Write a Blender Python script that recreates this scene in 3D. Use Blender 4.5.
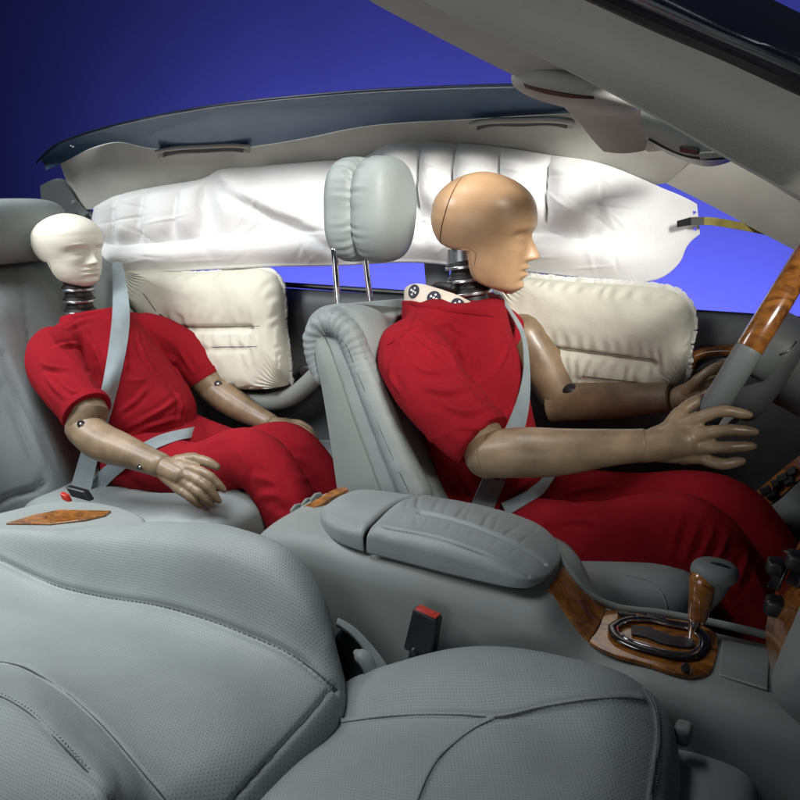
import bpy, bmesh, math, random
import numpy as np
from mathutils import Vector, Matrix
from mathutils.bvhtree import BVHTree
random.seed(4); RNG = np.random.default_rng(4)
for o in list(bpy.data.objects): bpy.data.objects.remove(o)
SC = bpy.context.scene; COL = SC.collection

# ------------------------------------------------------------------ camera, world, lamps, exposure
CAM = np.array([0.553, -1.0, 1.10]); YAW = math.radians(28); PIT = math.radians(15)
cd = bpy.data.cameras.new('camera'); cd.sensor_width = 36.0; cd.lens = 36.0; cd.clip_start = 0.02; cd.clip_end = 60
cam = bpy.data.objects.new('camera', cd); COL.objects.link(cam)
cam.location = CAM; cam.rotation_euler = (math.pi/2 - PIT, 0, YAW); SC.camera = cam
W = bpy.data.worlds.new('World'); SC.world = W; W.use_nodes = True
W.node_tree.nodes['Background'].inputs[0].default_value = (0.75, 0.85, 1.0, 1)
W.node_tree.nodes['Background'].inputs[1].default_value = 0.02
def area(name, loc, target, sx, sy, power, col=(1, 1, 1), spread=180):
    l = bpy.data.lights.new(name, 'AREA'); l.shape = 'RECTANGLE'; l.size = sx; l.size_y = sy; l.energy = power; l.color = col; l.spread = math.radians(spread)
    o = bpy.data.objects.new(name, l); COL.objects.link(o); o.location = loc
    o.rotation_euler = (Vector(target) - Vector(loc)).to_track_quat('-Z', 'Y').to_euler(); return o
area('softbox_key', (-1.7, -1.0, 2.25), (-0.8, 0.55, 1.02), 0.8, 0.8, 9.0, (0.98, 0.99, 1.0), 76)
area('softbox_overhead', (-0.9, -0.4, 2.7), (-0.75, -0.35, 0.5), 1.2, 0.9, 11, (0.95, 0.98, 1.0), 60)
area('softbox_front', (1.45, -0.95, 2.0), (0.0, 0.36, 1.08), 0.7, 0.6, 3.8, (1.0, 0.96, 0.90), 25)
area('added_fill', (-0.5, -2.5, 0.7), (0.2, 0.0, 1.15), 1.2, 1.0, 4.0, (0.98, 0.98, 1.0), 110)  # added fill lamp, brightens the near pillar, seat and console
area('backdrop_lamp', (-1.7, 3.45, -0.55), (-1.7, 4.55, 0.55), 5.4, 0.35, 128, (1.0, 1.0, 1.0))
VS = SC.view_settings; VS.view_transform = 'Standard'; VS.look = 'None'; VS.exposure = 0.0; VS.gamma = 1.0; VS.use_curve_mapping = False
SC.render.engine = 'CYCLES'

# ------------------------------------------------------------------ pixel rays (direction only; the distance comes from a car plane)
FPX = 800.0
FW = np.array([-math.sin(YAW)*math.cos(PIT), math.cos(YAW)*math.cos(PIT), -math.sin(PIT)])
RT = np.array([math.cos(YAW), math.sin(YAW), 0.0]); UP = np.cross(RT, FW)
def ray(x, y): return FW + (x-400)/FPX*RT + (400-y)/FPX*UP
def at(x, y, Y): d = ray(x, y); return CAM + d*(Y-CAM[1])/d[1]
def atz(x, y, Z): d = ray(x, y); return CAM + d*(Z-CAM[2])/d[2]
def atx(x, y, X): d = ray(x, y); return CAM + d*(X-CAM[0])/d[0]
def proj(P):
    v = np.asarray(P) - CAM; z = v @ FW
    return 400+FPX*(v@RT)/z, 400-FPX*(v@UP)/z
def row(*q): return [at(*p) for p in q]

# ------------------------------------------------------------------ noise
def _h(ix, iy, iz, s): 
    n = np.sin(ix*127.1+iy*311.7+iz*74.7+s*53.3)*43758.5453
    return n-np.floor(n)
def noise(P, f=1.0, s=0):
    P = np.asarray(P)*f; i = np.floor(P); t = P-i; t = t*t*t*(t*(t*6-15)+10)
    out = 0
    for a in (0, 1):
        for b in (0, 1):
            for c in (0, 1):
                w = (t[..., 0] if a else 1-t[..., 0])*(t[..., 1] if b else 1-t[..., 1])*(t[..., 2] if c else 1-t[..., 2])
                out = out + w*_h(i[..., 0]+a, i[..., 1]+b, i[..., 2]+c, s)
    return out*2-1
def fbm(P, f=1.0, o=3, s=0): return sum(noise(P, f*2**k, s+k)*.5**k for k in range(o))
def gauss(x, s): return np.exp(-(x/s)**2)
def smooth(a, b, x): t = np.clip((x-a)/(b-a), 0, 1); return t*t*(3-2*t)

# ------------------------------------------------------------------ mesh helpers
def crv(pts, n, arc=True):
    P = np.array([np.asarray(p, float) for p in pts])
    if len(P) == 1: return np.repeat(P, n, 0)
    d = np.linalg.norm(np.diff(P, axis=0), axis=1); d = np.maximum(d, 1e-6); T = np.r_[0, np.cumsum(np.sqrt(d) if False else d)]
    M = np.zeros_like(P)
    if len(P) == 2: M[:] = (P[1]-P[0])/d[0]
    else:
        s = np.diff(P, axis=0)/d[:, None]
        M[1:-1] = (s[:-1]*d[1:, None]+s[1:]*d[:-1, None])/(d[1:]+d[:-1])[:, None]
        M[0] = 1.5*s[0]-.5*M[1]; M[-1] = 1.5*s[-1]-.5*M[-2]
    def ev(t):
        k = np.clip(np.searchsorted(T, t, side='right')-1, 0, len(P)-2); h = d[k]; x = (t-T[k])/h
        x = x[:, None]; h = h[:, None]
        return (2*x**3-3*x**2+1)*P[k]+(x**3-2*x**2+x)*h*M[k]+(-2*x**3+3*x**2)*P[k+1]+(x**3-x**2)*h*M[k+1]
    if not arc: return ev(np.linspace(0, T[-1], n))
    D = ev(np.linspace(0, T[-1], max(60, len(P)*16))); L = np.r_[0, np.cumsum(np.linalg.norm(np.diff(D, axis=0), axis=1))]
    u = np.linspace(0, L[-1], n); return np.stack([np.interp(u, L, D[:, k]) for k in range(D.shape[1])], 1)
def skin(rows, nu, nv, par=True):
    R = np.stack([crv(r, nu, par) for r in rows]); k = R.shape[0]
    if k == 2:
        t = np.linspace(0, 1, nv)[:, None, None]; return R[0]*(1-t)+R[1]*t
    return crv(R.reshape(k, -1), nv, False).reshape(nv, nu, 3)      # [v][u]
def gnormals(G):
    du = np.gradient(G, axis=1); dv = np.gradient(G, axis=0); n = np.cross(du, dv); l = np.linalg.norm(n, axis=2, keepdims=True)
    return n/np.maximum(l, 1e-9)
def gfaces(nv, nu, off=0, flip=False, cu=False, cv=False):
    a = np.arange(nv*nu).reshape(nv, nu)+off
    if cu: a = np.concatenate([a, a[:, :1]], 1)
    if cv: a = np.concatenate([a, a[:1]], 0)
    q = np.stack([a[:-1, :-1], a[:-1, 1:], a[1:, 1:], a[1:, :-1]], -1).reshape(-1, 4)
    if flip: q = q[:, ::-1]
    return q.tolist()
def guv(G):
    lu = np.linalg.norm(np.diff(G, axis=1), axis=2).mean(0); lv = np.linalg.norm(np.diff(G, axis=0), axis=2).mean(1)
    U = np.r_[0, np.cumsum(lu)]; V = np.r_[0, np.cumsum(lv)]
    return np.stack(np.meshgrid(U, V), -1).reshape(-1, 2)
def solid(G, back):          # G front grid, back grid of the same size; closed by a rim
    nv, nu = G.shape[:2]; V = np.concatenate([G.reshape(-1, 3), back.reshape(-1, 3)]); N = nv*nu
    F = gfaces(nv, nu)+gfaces(nv, nu, N, True)
    a = np.arange(N).reshape(nv, nu); b = np.concatenate([a[0], a[1:, -1], a[-1, -2::-1], a[-2:0:-1, 0]])
    for i in range(len(b)):
        j = (i+1) % len(b); F.append([int(b[j]), int(b[i]), int(b[i]+N), int(b[j]+N)])
    uv = guv(G); return V, F, np.concatenate([uv, uv])
def plate(G, t):             # the thickness always goes to the far side of the sheet
    n = gnormals(G); c = n.shape[0]//2, n.shape[1]//2; s = 1.0 if np.sum(n*(CAM-G)) > 0 else -1.0
    return solid(G, G-n*s*abs(t))
def tube(path, rad, n=20, ref=(0, 0, 1), cap='round', arc=None):
    P = np.array([np.asarray(p, float) for p in path]); R = np.array([r if hasattr(r, '__len__') else (r, r) for r in (rad if hasattr(rad, '__len__') else [rad]*len(P))], float)
    if arc:
        Q = crv(np.concatenate([P, R], 1), arc, True); P = Q[:, :3]; R = np.maximum(Q[:, 3:], 1e-4)
    T = np.gradient(P, axis=0); T /= np.maximum(np.linalg.norm(T, axis=1, keepdims=True), 1e-9)
    if cap == 'round':
        for e in (0, -1):
            pr = []
            for k in range(1, 5):
                a = k/4*math.pi/2*.97; s = -1 if e == 0 else 1
                pr.append((P[e]+s*T[e]*R[e].mean()*math.sin(a), R[e]*math.cos(a), T[e]))
            if e == 0: pr = pr[::-1]
            X = [np.array([q[i] for q in pr]) for i in range(3)]
            if e == 0: P, R, T = np.r_[X[0], P], np.r_[X[1], R], np.r_[X[2], T]
            else: P, R, T = np.r_[P, X[0]], np.r_[R, X[1]], np.r_[T, X[2]]
    rf = np.asarray(ref, float); V = []; th = np.linspace(0, 2*math.pi, n, endpoint=False)
    for p, r, t in zip(P, R, T):
        b = np.cross(t, rf); b /= max(np.linalg.norm(b), 1e-9); c = np.cross(b, t)
        V.append(p+np.outer(np.cos(th)*r[0], b)+np.outer(np.sin(th)*r[1], c))
    V = np.concatenate(V); m = len(P); F = gfaces(m, n, cu=True)
    F.append(list(range(n))[::-1]); F.append([(m-1)*n+i for i in range(n)])
    L = np.r_[0, np.cumsum(np.linalg.norm(np.diff(P, axis=0), axis=1))]
    uv = np.stack(np.meshgrid(th*R.mean(), L), -1).reshape(-1, 2)
    return V, F, uv
def ellipsoid(c, r, e1=1.0, e2=1.0, nu=48, nv=28, M=None):
    u = np.linspace(0, 2*math.pi, nu, endpoint=False); v = np.linspace(-math.pi/2*.995, math.pi/2*.995, nv)
    pw = lambda x, e: np.sign(x)*np.abs(x)**e
    U, Vv = np.meshgrid(u, v)
    X = np.stack([r[0]*pw(np.cos(Vv), e1)*pw(np.cos(U), e2), r[1]*pw(np.cos(Vv), e1)*pw(np.sin(U), e2), r[2]*pw(np.sin(Vv), e1)], -1).reshape(-1, 3)
    if M is not None: X = X @ np.asarray(M).T
    F = gfaces(nv, nu, cu=True); F.append(list(range(nu))[::-1]); F.append([(nv-1)*nu+i for i in range(nu)])
    return X+np.asarray(c), F, None
def box8(c, ex, ey, ez):     # centre and three half vectors
    c, ex, ey, ez = map(np.asarray, (c, ex, ey, ez))
    V = np.array([c+a*ex+b*ey+d*ez for a in (-1, 1) for b in (-1, 1) for d in (-1, 1)])
    return V, [[0, 1, 3, 2], [4, 6, 7, 5], [0, 4, 5, 1], [2, 3, 7, 6], [0, 2, 6, 4], [1, 5, 7, 3]], None
def join(*ms):
    V = []; F = []; U = []; n = 0
    for m in ms:
        V.append(np.asarray(m[0])); F += [[int(i)+n for i in f] for f in m[1]]; U.append(m[2] if len(m) > 2 and m[2] is not None else np.zeros((len(m[0]), 2))); n += len(m[0])
    return np.concatenate(V), F, np.concatenate(U)
BASE = {}
def thing(name, label, cat, base, group=None):
    o = bpy.data.objects.new(name, None); COL.objects.link(o); o.location = base; o.empty_display_size = .05
    o['label'] = label; o['category'] = cat
    if group: o['group'] = group
    BASE[o.name] = np.array(base, float); return o
def mobj(name, m, mat, parent=None, label=None, cat=None, base=None, kind=None, smooth=True, sharp=40, bevel=0, sub=0, weld=False, group=None):
    V, F = m[0], m[1]; uv = m[2] if len(m) > 2 else None
    if parent is not None: b = BASE[parent.name]
    else: b = np.array(base if base is not None else (0, 0, 0), float)
    me = bpy.data.meshes.new(name); me.from_pydata((np.asarray(V)-b).tolist(), [], [[int(i) for i in f] for f in F])
    if uv is not None:
        l = me.uv_layers.new(name='UVMap'); idx = np.zeros(len(me.loops), int); me.loops.foreach_get('vertex_index', idx)
        l.data.foreach_set('uv', np.asarray(uv, float)[idx].ravel())
    bm = bmesh.new(); bm.from_mesh(me)
    if weld: bmesh.ops.remove_doubles(bm, verts=bm.verts, dist=2e-5)
    bmesh.ops.recalc_face_normals(bm, faces=bm.faces); bm.to_mesh(me); bm.free()
    if smooth:
        me.polygons.foreach_set('use_smooth', [True]*len(me.polygons)); me.set_sharp_from_angle(angle=math.radians(sharp))
    me.materials.append(MATS[mat]); o = bpy.data.objects.new(name, me); COL.objects.link(o)
    BASE[o.name] = b
    if parent is not None: o.parent = parent
    else: o.location = b
    if bevel:
        md = o.modifiers.new('bevel', 'BEVEL'); md.width = bevel; md.segments = 3; md.limit_method = 'ANGLE'; md.angle_limit = math.radians(35)
    if sub: md = o.modifiers.new('sub', 'SUBSURF'); md.levels = sub; md.render_levels = sub
    if label: o['label'] = label
    if cat: o['category'] = cat
    if kind: o['kind'] = kind
    if group: o['group'] = group
    return o
def fuse(ms, voxel, it=4, disp=None):
    """union of overlapping closed pieces as one continuous surface"""
    V, F, _ = join(*ms); me = bpy.data.meshes.new('t'); me.from_pydata(np.asarray(V).tolist(), [], F)
    bm = bmesh.new(); bm.from_mesh(me)
    bmesh.ops.recalc_face_normals(bm, faces=bm.faces); bm.to_mesh(me); bm.free()
    o = bpy.data.objects.new('t', me); COL.objects.link(o); md = o.modifiers.new('r', 'REMESH'); md.mode = 'VOXEL'; md.voxel_size = voxel
    dg = bpy.context.evaluated_depsgraph_get(); e = o.evaluated_get(dg); em = bpy.data.meshes.new_from_object(e)
    n = len(em.vertices); V = np.zeros(n*3); em.vertices.foreach_get('co', V); V = V.reshape(-1, 3)
    E = np.zeros(len(em.edges)*2, int); em.edges.foreach_get('vertices', E); E = E.reshape(-1, 2)
    cnt = np.bincount(E.ravel(), minlength=n)[:, None]
    for _ in range(it):
        S = np.zeros_like(V)
        for k in range(3): S[:, k] = np.bincount(E[:, 0], V[E[:, 1], k], n)+np.bincount(E[:, 1], V[E[:, 0], k], n)
        V = V*.4+.6*S/np.maximum(cnt, 1)
    em.vertices.foreach_set('co', V.ravel()); em.update()
    F = [list(p.vertices) for p in em.polygons]
    if disp:
        N = np.zeros(n*3); em.vertices.foreach_get('normal', N); V = V+N.reshape(-1, 3)*disp(V)[:, None]
    bpy.data.objects.remove(o); bpy.data.meshes.remove(me); bpy.data.meshes.remove(em)
    return V, F, None
def bvh(*ms): V, F, _ = join(*ms); return BVHTree.FromPolygons([Vector(v) for v in V], F)
def onto(tree, x, y, off=.004, Y=None):
    """the point where the pixel's ray meets a surface already built, lifted off it"""
    d = Vector(ray(x, y)).normalized(); h = tree.ray_cast(Vector(CAM), d)
    if h[0] is None: return at(x, y, Y) if Y is not None else None
    n = h[1]; n = n if n.dot(d) < 0 else -n
    return np.array(h[0]+n*off)
def folds(V, along, fa, fl, amp, seed, c=None, r=None):
    a = np.asarray(along, float); a /= np.linalg.norm(a); b = np.cross(a, (.31, .87, .38)); b /= np.linalg.norm(b); d = np.cross(a, b)
    Q = np.stack([V@a*fl, V@b*fa, V@d*fa], 1); Q = Q+.35*np.stack([noise(V, 7, seed+2), noise(V, 7, seed+3), noise(V, 7, seed+4)], 1)
    n = 1-np.abs(noise(Q, 1.0, seed)); h = amp*(n**3-.35)
    if c is not None: h = h*gauss(np.linalg.norm(V-np.asarray(c), axis=1), r)
    return h
def creases(m, lines, w=.006, amp=.0045):
    """raise cloth folds along pixel lines that lie on the mesh"""
    V, F = np.asarray(m[0]).copy(), m[1]; t = bvh((V, F)); me = bpy.data.meshes.new('t'); me.from_pydata(V.tolist(), [], F); me.update()
    N = np.zeros(len(V)*3); me.vertices.foreach_get('normal', N); N = N.reshape(-1, 3); bpy.data.meshes.remove(me)
    if np.sum(N*(V-V.mean(0))) < 0: N = -N
    d = np.zeros(len(V))
    for l in lines:
        a = amp*(l[0] if not hasattr(l[0], '__len__') else 1); q = [p for p in l if hasattr(p, '__len__')]
        P = [p for p in (onto(t, x, y, 0) for x, y in q) if p is not None]
        if len(P) < 2: continue
        C = crv(P, 40); D = np.stack([np.linalg.norm(V-c, axis=1) for c in C]); k = D.argmin(0); D = D.min(0)+.0015*noise(V, 60, 3); e = np.sin(np.pi*np.clip(k/39., .06, .94))
        d = d+a*e*(np.exp(-(np.abs(D)/w)**1.35)-.5*gauss(D-2.1*w, w*1.1))
    return V+N*d[:, None], F, None
def strip(e1, e2, n, t=.0016, mid=4):
    A = crv(e1, n); B = crv(e2, n); k = np.linspace(0, 1, mid)[:, None, None]; return plate(A[None]*(1-k)+B[None]*k, t)
def groove(G, px, w, d, mask=None):
    """press a seam along a polyline (list of 3D points) into grid G"""
    L = crv(px, 260); N = gnormals(G); P = G.reshape(-1, 3)
    D = np.full(len(P), 9.)
    for q in L[::2]: D = np.minimum(D, np.einsum('ij,ij->i', P-q, P-q))
    D = np.sqrt(D).reshape(G.shape[:2])
    return G - N*(d*np.exp(-(D/w)**2))[..., None]

# ------------------------------------------------------------------ materials
MATS = {}
def mat(name, col, rough=.5, metal=0., bump=None, var=0., coat=0., sheen=0., spec=.5, perf=0., wood=False, flakes=False, vs=6., em=None, weave=False):
    m = bpy.data.materials.new(name); m.use_nodes = True; nt = m.node_tree; n = nt.nodes; L = nt.links; b = n['Principled BSDF']
    b.inputs['Base Color'].default_value = (*col, 1); b.inputs['Roughness'].default_value = rough; b.inputs['Metallic'].default_value = metal
    b.inputs['Coat Weight'].default_value = coat; b.inputs['Coat Roughness'].default_value = .06
    b.inputs['Sheen Weight'].default_value = sheen; b.inputs['Specular IOR Level'].default_value = spec
    tc = n.new('ShaderNodeTexCoord'); src = None; height = None
    def new(t, **k):
        q = n.new(t)
        for a, v in k.items(): setattr(q, a, v)
        return q
    if var or wood:
        nz = new('ShaderNodeTexNoise'); nz.inputs['Scale'].default_value = vs; nz.inputs['Detail'].default_value = 6
        L.new(tc.outputs['Object'], nz.inputs['Vector'])
        rp = new('ShaderNodeValToRGB'); L.new(nz.outputs['Fac'], rp.inputs[0])
        if wood:
            mp = new('ShaderNodeMapping'); mp.inputs['Scale'].default_value = (16, 26, 26); L.new(tc.outputs['Object'], mp.inputs[0]); L.new(mp.outputs[0], nz.inputs['Vector'])
            nz.inputs['Scale'].default_value = 1.6; nz.inputs['Distortion'].default_value = 1.6; nz.inputs['Detail'].default_value = 7
            cr = rp.color_ramp; cr.elements[0].position = .3; cr.elements[1].position = .72
            cr.elements[0].color = (col[0]*.28, col[1]*.2, col[2]*.15, 1); cr.elements[1].color = (col[0]*1.25, col[1]*1.2, col[2], 1)
            e = cr.elements.new(.5); e.color = (col[0]*.8, col[1]*.75, col[2]*.7, 1)
        else:
            cr = rp.color_ramp; cr.elements[0].position = .3; cr.elements[1].position = .7
            cr.elements[0].color = (*[c*(1-var) for c in col], 1); cr.elements[1].color = (*[min(1, c*(1+var)) for c in col], 1)
        src = rp.outputs[0]
        mr = new('ShaderNodeMapRange'); mr.inputs[3].default_value = max(.02, rough*(.88)); mr.inputs[4].default_value = min(1, rough*1.15)
        L.new(nz.outputs['Fac'], mr.inputs[0]); L.new(mr.outputs[0], b.inputs['Roughness'])
    if bump:
        nb = new('ShaderNodeTexNoise'); nb.inputs['Scale'].default_value = bump[0]; nb.inputs['Detail'].default_value = 5; L.new(tc.outputs['Object'], nb.inputs['Vector'])
        height = nb.outputs['Fac']
    if weave:
        wv = new('ShaderNodeTexWave'); wv.inputs['Scale'].default_value = 420; wv.inputs['Distortion'].default_value = 1.5; L.new(tc.outputs['Object'], wv.inputs['Vector'])
        ad = new('ShaderNodeMath', operation='MULTIPLY_ADD'); L.new(wv.outputs['Fac'], ad.inputs[0]); ad.inputs[1].default_value = .35
        L.new(height, ad.inputs[2]); height = ad.outputs[0]
    if perf:
        mp = new('ShaderNodeMapping'); mp.inputs['Scale'].default_value = (1/perf, 1/perf, 1); L.new(tc.outputs['UV'], mp.inputs[0])
        sx = new('ShaderNodeSeparateXYZ'); L.new(mp.outputs[0], sx.inputs[0])
        fy = new('ShaderNodeMath', operation='FLOOR'); L.new(sx.outputs[1], fy.inputs[0])
        hf = new('ShaderNodeMath', operation='MULTIPLY_ADD'); L.new(fy.outputs[0], hf.inputs[0]); hf.inputs[1].default_value = .5; L.new(sx.outputs[0], hf.inputs[2])
        fr = []
        for q in (hf.outputs[0], sx.outputs[1]):
            a = new('ShaderNodeMath', operation='FRACT'); L.new(q, a.inputs[0]); s = new('ShaderNodeMath', operation='SUBTRACT'); L.new(a.outputs[0], s.inputs[0]); s.inputs[1].default_value = .5
            p = new('ShaderNodeMath', operation='MULTIPLY'); L.new(s.outputs[0], p.inputs[0]); L.new(s.outputs[0], p.inputs[1]); fr.append(p.outputs[0])
        ad = new('ShaderNodeMath', operation='ADD'); L.new(fr[0], ad.inputs[0]); L.new(fr[1], ad.inputs[1])
        mr = new('ShaderNodeMapRange'); mr.interpolation_type = 'SMOOTHSTEP'; mr.inputs[1].default_value = .012; mr.inputs[2].default_value = .07; L.new(ad.outputs[0], mr.inputs[0])
        mx = new('ShaderNodeMix', data_type='RGBA'); L.new(mr.outputs[0], mx.inputs[0]); mx.inputs[6].default_value = (*[c*.68 for c in col], 1)
        if src: L.new(src, mx.inputs[7])
        else: mx.inputs[7].default_value = (*col, 1)
        src = mx.outputs[2]
        if height is not None:
            a2 = new('ShaderNodeMath', operation='MULTIPLY_ADD'); L.new(mr.outputs[0], a2.inputs[0]); a2.inputs[1].default_value = .5; L.new(height, a2.inputs[2]); height = a2.outputs[0]
    if flakes:
        nz = new('ShaderNodeTexVoronoi'); nz.inputs['Scale'].default_value = 900; L.new(tc.outputs['Object'], nz.inputs['Vector'])
        bp = new('ShaderNodeBump'); bp.inputs['Strength'].default_value = .06; bp.inputs['Distance'].default_value = .001; L.new(nz.outputs['Distance'], bp.inputs['Height']); L.new(bp.outputs[0], b.inputs['Normal'])
    if height is not None:
        bp = new('ShaderNodeBump'); bp.inputs['Strength'].default_value = bump[1]; bp.inputs['Distance'].default_value = bump[2] if len(bump) > 2 else .001
        L.new(height, bp.inputs['Height']); L.new(bp.outputs[0], b.inputs['Normal'])
    if src: L.new(src, b.inputs['Base Color'])
    MATS[name] = m; return m
LG = (.255, .285, .283)
mat('leather', LG, .54, bump=(330, .34, .001), var=.09, vs=9)
mat('leather_perforated', LG, .54, bump=(330, .3, .001), var=.09, vs=9, perf=.0042)
mat('leather_pleated', LG, .50, bump=(300, .34, .001), var=.09, vs=12)
mat('trim_grey', (.235, .26, .25), .55, bump=(700, .15, .0005), var=.05, vs=8)
mat('trim_pale', (.40, .405, .375), .6, bump=(700, .15, .0005), var=.05, vs=8)
mat('trim_dark', (.085, .09, .092), .55, bump=(700, .15, .0005), var=.1)
mat('trim_mid', (.15, .165, .165), .55, bump=(700, .15, .0005), var=.08)
mat('headliner', (.50, .50, .455), .9, bump=(900, .35, .001), var=.06, vs=14, sheen=.2)
mat('carpet', (.03, .03, .035), .95, bump=(500, .6, .003), var=.3)
mat('paint_blue', (.055, .10, .18), .5, metal=.3, coat=.35, flakes=True)
mat('paint_dark_blue', (.010, .014, .032), .3, metal=.3, coat=1.0, flakes=True)
mat('backdrop_blue', (.074, .086, .66), .95, var=.05, vs=1.5)
mat('bag_white', (.78, .79, .79), .95, bump=(240, .22, .0015), var=.03, vs=14, sheen=.0, spec=.1)
mat('bag_cream', (.61, .605, .52), .85, bump=(260, .3, .0016), var=.05, vs=18, sheen=.0, spec=.15)
mat('bag_stitch', (.10, .10, .09), .8)
mat('ink', (.02, .02, .04), .7)
mat('hem_white', (.72, .73, .70), .85, bump=(900, .6, .002), var=.12, vs=60)
mat('wood', (.31, .125, .028), .25, wood=True, coat=1.0)
mat('black_plastic', (.012, .012, .014), .38, bump=(600, .1, .0004))
mat('black_gloss', (.01, .01, .012), .12, coat=.5)
mat('red_plastic', (.50, .035, .02), .35)
mat('chrome', (.75, .76, .78), .1, metal=1.0)
mat('aluminium', (.62, .63, .65), .28, metal=1.0, bump=(300, .08, .0005))
mat('rubber', (.012, .012, .013), .5, bump=(200, .1, .0006))
mat('vinyl_tan', (.50, .315, .175), .38, bump=(90, .12, .002), var=.10, vs=26, coat=.12)
mat('vinyl_brown', (.215, .152, .093), .42, bump=(60, .25, .002), var=.34, vs=24, coat=.06)
mat('vinyl_brown_shaded', (.17, .098, .058), .33, bump=(60, .25, .002), var=.34, vs=24, coat=.06)  # shaded copy of the arm vinyl: shade and red bounce in the colour; unused
mat('head_white', (.80, .77, .66), .5, bump=(120, .06, .001), var=.03, vs=14)
mat('shirt_red', (.285, .008, .017), 1.0, bump=(42, .45, .004), var=.13, vs=14, sheen=.0, spec=.15, weave=True)
mat('belt_grey', (.25, .30, .32), .5, bump=(700, .5, .001), var=.08, vs=40, sheen=.1, weave=True)
mat('marker_cream', (.68, .60, .50), .5, var=.05)
mat('marker_white', (.8, .8, .78), .5)
mat('film_yellow', (.30, .25, .06), .4, var=.3, vs=60)

# ================================================================== SETTING
g = []
for z, y in [(-2.5, 2.2), (-2.2, 3.6), (-1.6, 4.3), (-.6, 4.5), (2.0, 4.55), (6.0, 4.6)]: g.append([(-9, y, z), (-3, y, z), (3, y, z), (9, y, z)])
mobj('studio_backdrop', plate(skin(g, 24, 30), .02), 'backdrop_blue', kind='structure', label='deep blue studio paper backdrop behind the car', cat='backdrop')
mobj('studio_floor', box8((0, -2, -.32), (9, 0, 0), (0, 3.9, 0), (0, 0, .02)), 'carpet', kind='structure', label='dark studio floor under the cut-open car', cat='floor')

# ================================================================== CAR SHELL
car = thing('car_shell', 'cut-open blue car shell with grey lining, pillars and door trim', 'car', (-.3, .3, 0))
mobj('floor_pan', box8((-.35, .02, .12), (1.45, 0, 0), (0, .76, 0), (0, 0, .015)), 'carpet', car, smooth=False)
# roof skin seen from below
up = [(37, 163), (52, 148), (79, 136), (150, 118), (225, 105), (300, 97), (360, 92), (442, 88), (520, 86), (600, 86)]
lo = [(46, 170), (64, 162), (94, 147), (116, 142), (150, 148), (245, 147), (300, 139), (360, 127), (470, 119), (560, 114), (640, 112)]
yu = [.60, .55, .50, .45, .42, .41, .41, .41, .41, .41]
U = [at(x, y, Y) for (x, y), Y in zip(up, yu)]; Lw = [at(x, y, .61 if i < 2 else .615) for i, (x, y) in enumerate(lo)]
A = crv(U, 90); B = crv(Lw, 90); M_ = (A+B)/2+np.array([0, .005, .012])
G = skin([A, M_, B], 90, 14); mobj('roof_skin', plate(G, -.004), 'paint_blue', car)
rim = tube(crv(U, 60)+np.array([0, 0, .001]), .0035, 8); mobj('roof_cut_edge', rim, 'paint_dark_blue', car)
b_ = at(72, 146, .54); mobj('roof_bolt', ellipsoid(b_, (.006, .006, .004)), 'chrome', car)
# left roof rail lining
r1 = row((60, 163, .63), (94, 148, .625), (116, 143, .62), (150, 149, .62), (245, 148, .62), (300, 140, .62), (360, 128, .62), (470, 120, .62), (560, 115, .62), (640, 112, .62), (700, 128, .625))
r2 = row((66, 180, .672), (105, 175, .668), (150, 172, .668), (245, 164, .668), (300, 158, .668), (400, 145, .668), (500, 142, .668), (590, 148, .668), (640, 154, .66), (690, 158, .62))
r3 = row((80, 210, .70), (120, 207, .705), (200, 197, .705), (300, 182, .705), (400, 168, .705), (520, 172, .705), (600, 180, .70), (640, 186, .69), (667, 183, .67))
mobj('roof_rail_lining', plate(skin([r1, r2, r3], 100, 20), -.02), 'headliner', car)
# C pillar, B pillar
mobj('roof_pillar', plate(skin([row((40, 186, .66), (60, 182, .66), (82, 208, .69)), row((42, 215, .69), (70, 215, .69), (100, 222, .70)), row((42, 300, .73), (90, 300, .73), (135, 300, .73)), row((42, 380, .73), (90, 380, .73), (150, 380, .73))], 16, 20), -.02), 'trim_mid', car)
mobj('roof_pillar', plate(skin([row((418, 180, .70), (434, 180, .695), (452, 180, .70)), row((424, 262, .70), (436, 262, .69), (449, 262, .70)), row((430, 330, .72), (441, 330, .71), (455, 330, .72))], 10, 14), -.02), 'trim_mid', car)
# windscreen header
h1 = row((325, -28, -.5), (365, -2, -.42), (430, 33, -.28), (505, 71, -.1), (560, 97, .08), (612, 128, .3), (648, 152, .54))
h2 = row((360, -30, -.5), (410, -2, -.42), (480, 34, -.28), (550, 68, -.1), (600, 97, .08), (640, 122, .3), (670, 150, .56))
h3 = row((470, -30, -.5), (520, 0, -.42), (580, 30, -.28), (640, 66, -.1), (680, 96, .08), (700, 122, .3), (706, 148, .56))
G = skin([h1, h2, h3], 60, 20); mobj('windscreen_header', plate(G, .004), 'headliner', car)
a0, a1 = at(510, 74, -.07), at(642, 103, -.03); e1 = a1-a0; hl = np.linalg.norm(e1)/2; e1 = e1/(2*hl); e2 = np.array([-.25, 1, -.02]); e2 -= e1*(e1@e2); e2 /= np.linalg.norm(e2); e3 = np.cross(e1, e2)
dm = ellipsoid((a0+a1)/2+e2*.03, (hl, .075, .017), .75, .8, 80, 40, np.stack([e1, e2, e3], 1)); dome = mobj('reading_light_panel', dm, 'trim_pale', car, sharp=180); td = bvh(dm)
mobj('light_slot', strip([onto(td, x, y, .001, -.05) for x, y in ((524, 83.5), (545, 89), (570, 93.5), (594, 96))], [onto(td, x, y, .001, -.05) for x, y in ((526, 87), (546, 93), (570, 97), (594, 98.5))], 20, .003), 'rubber', dome)
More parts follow.
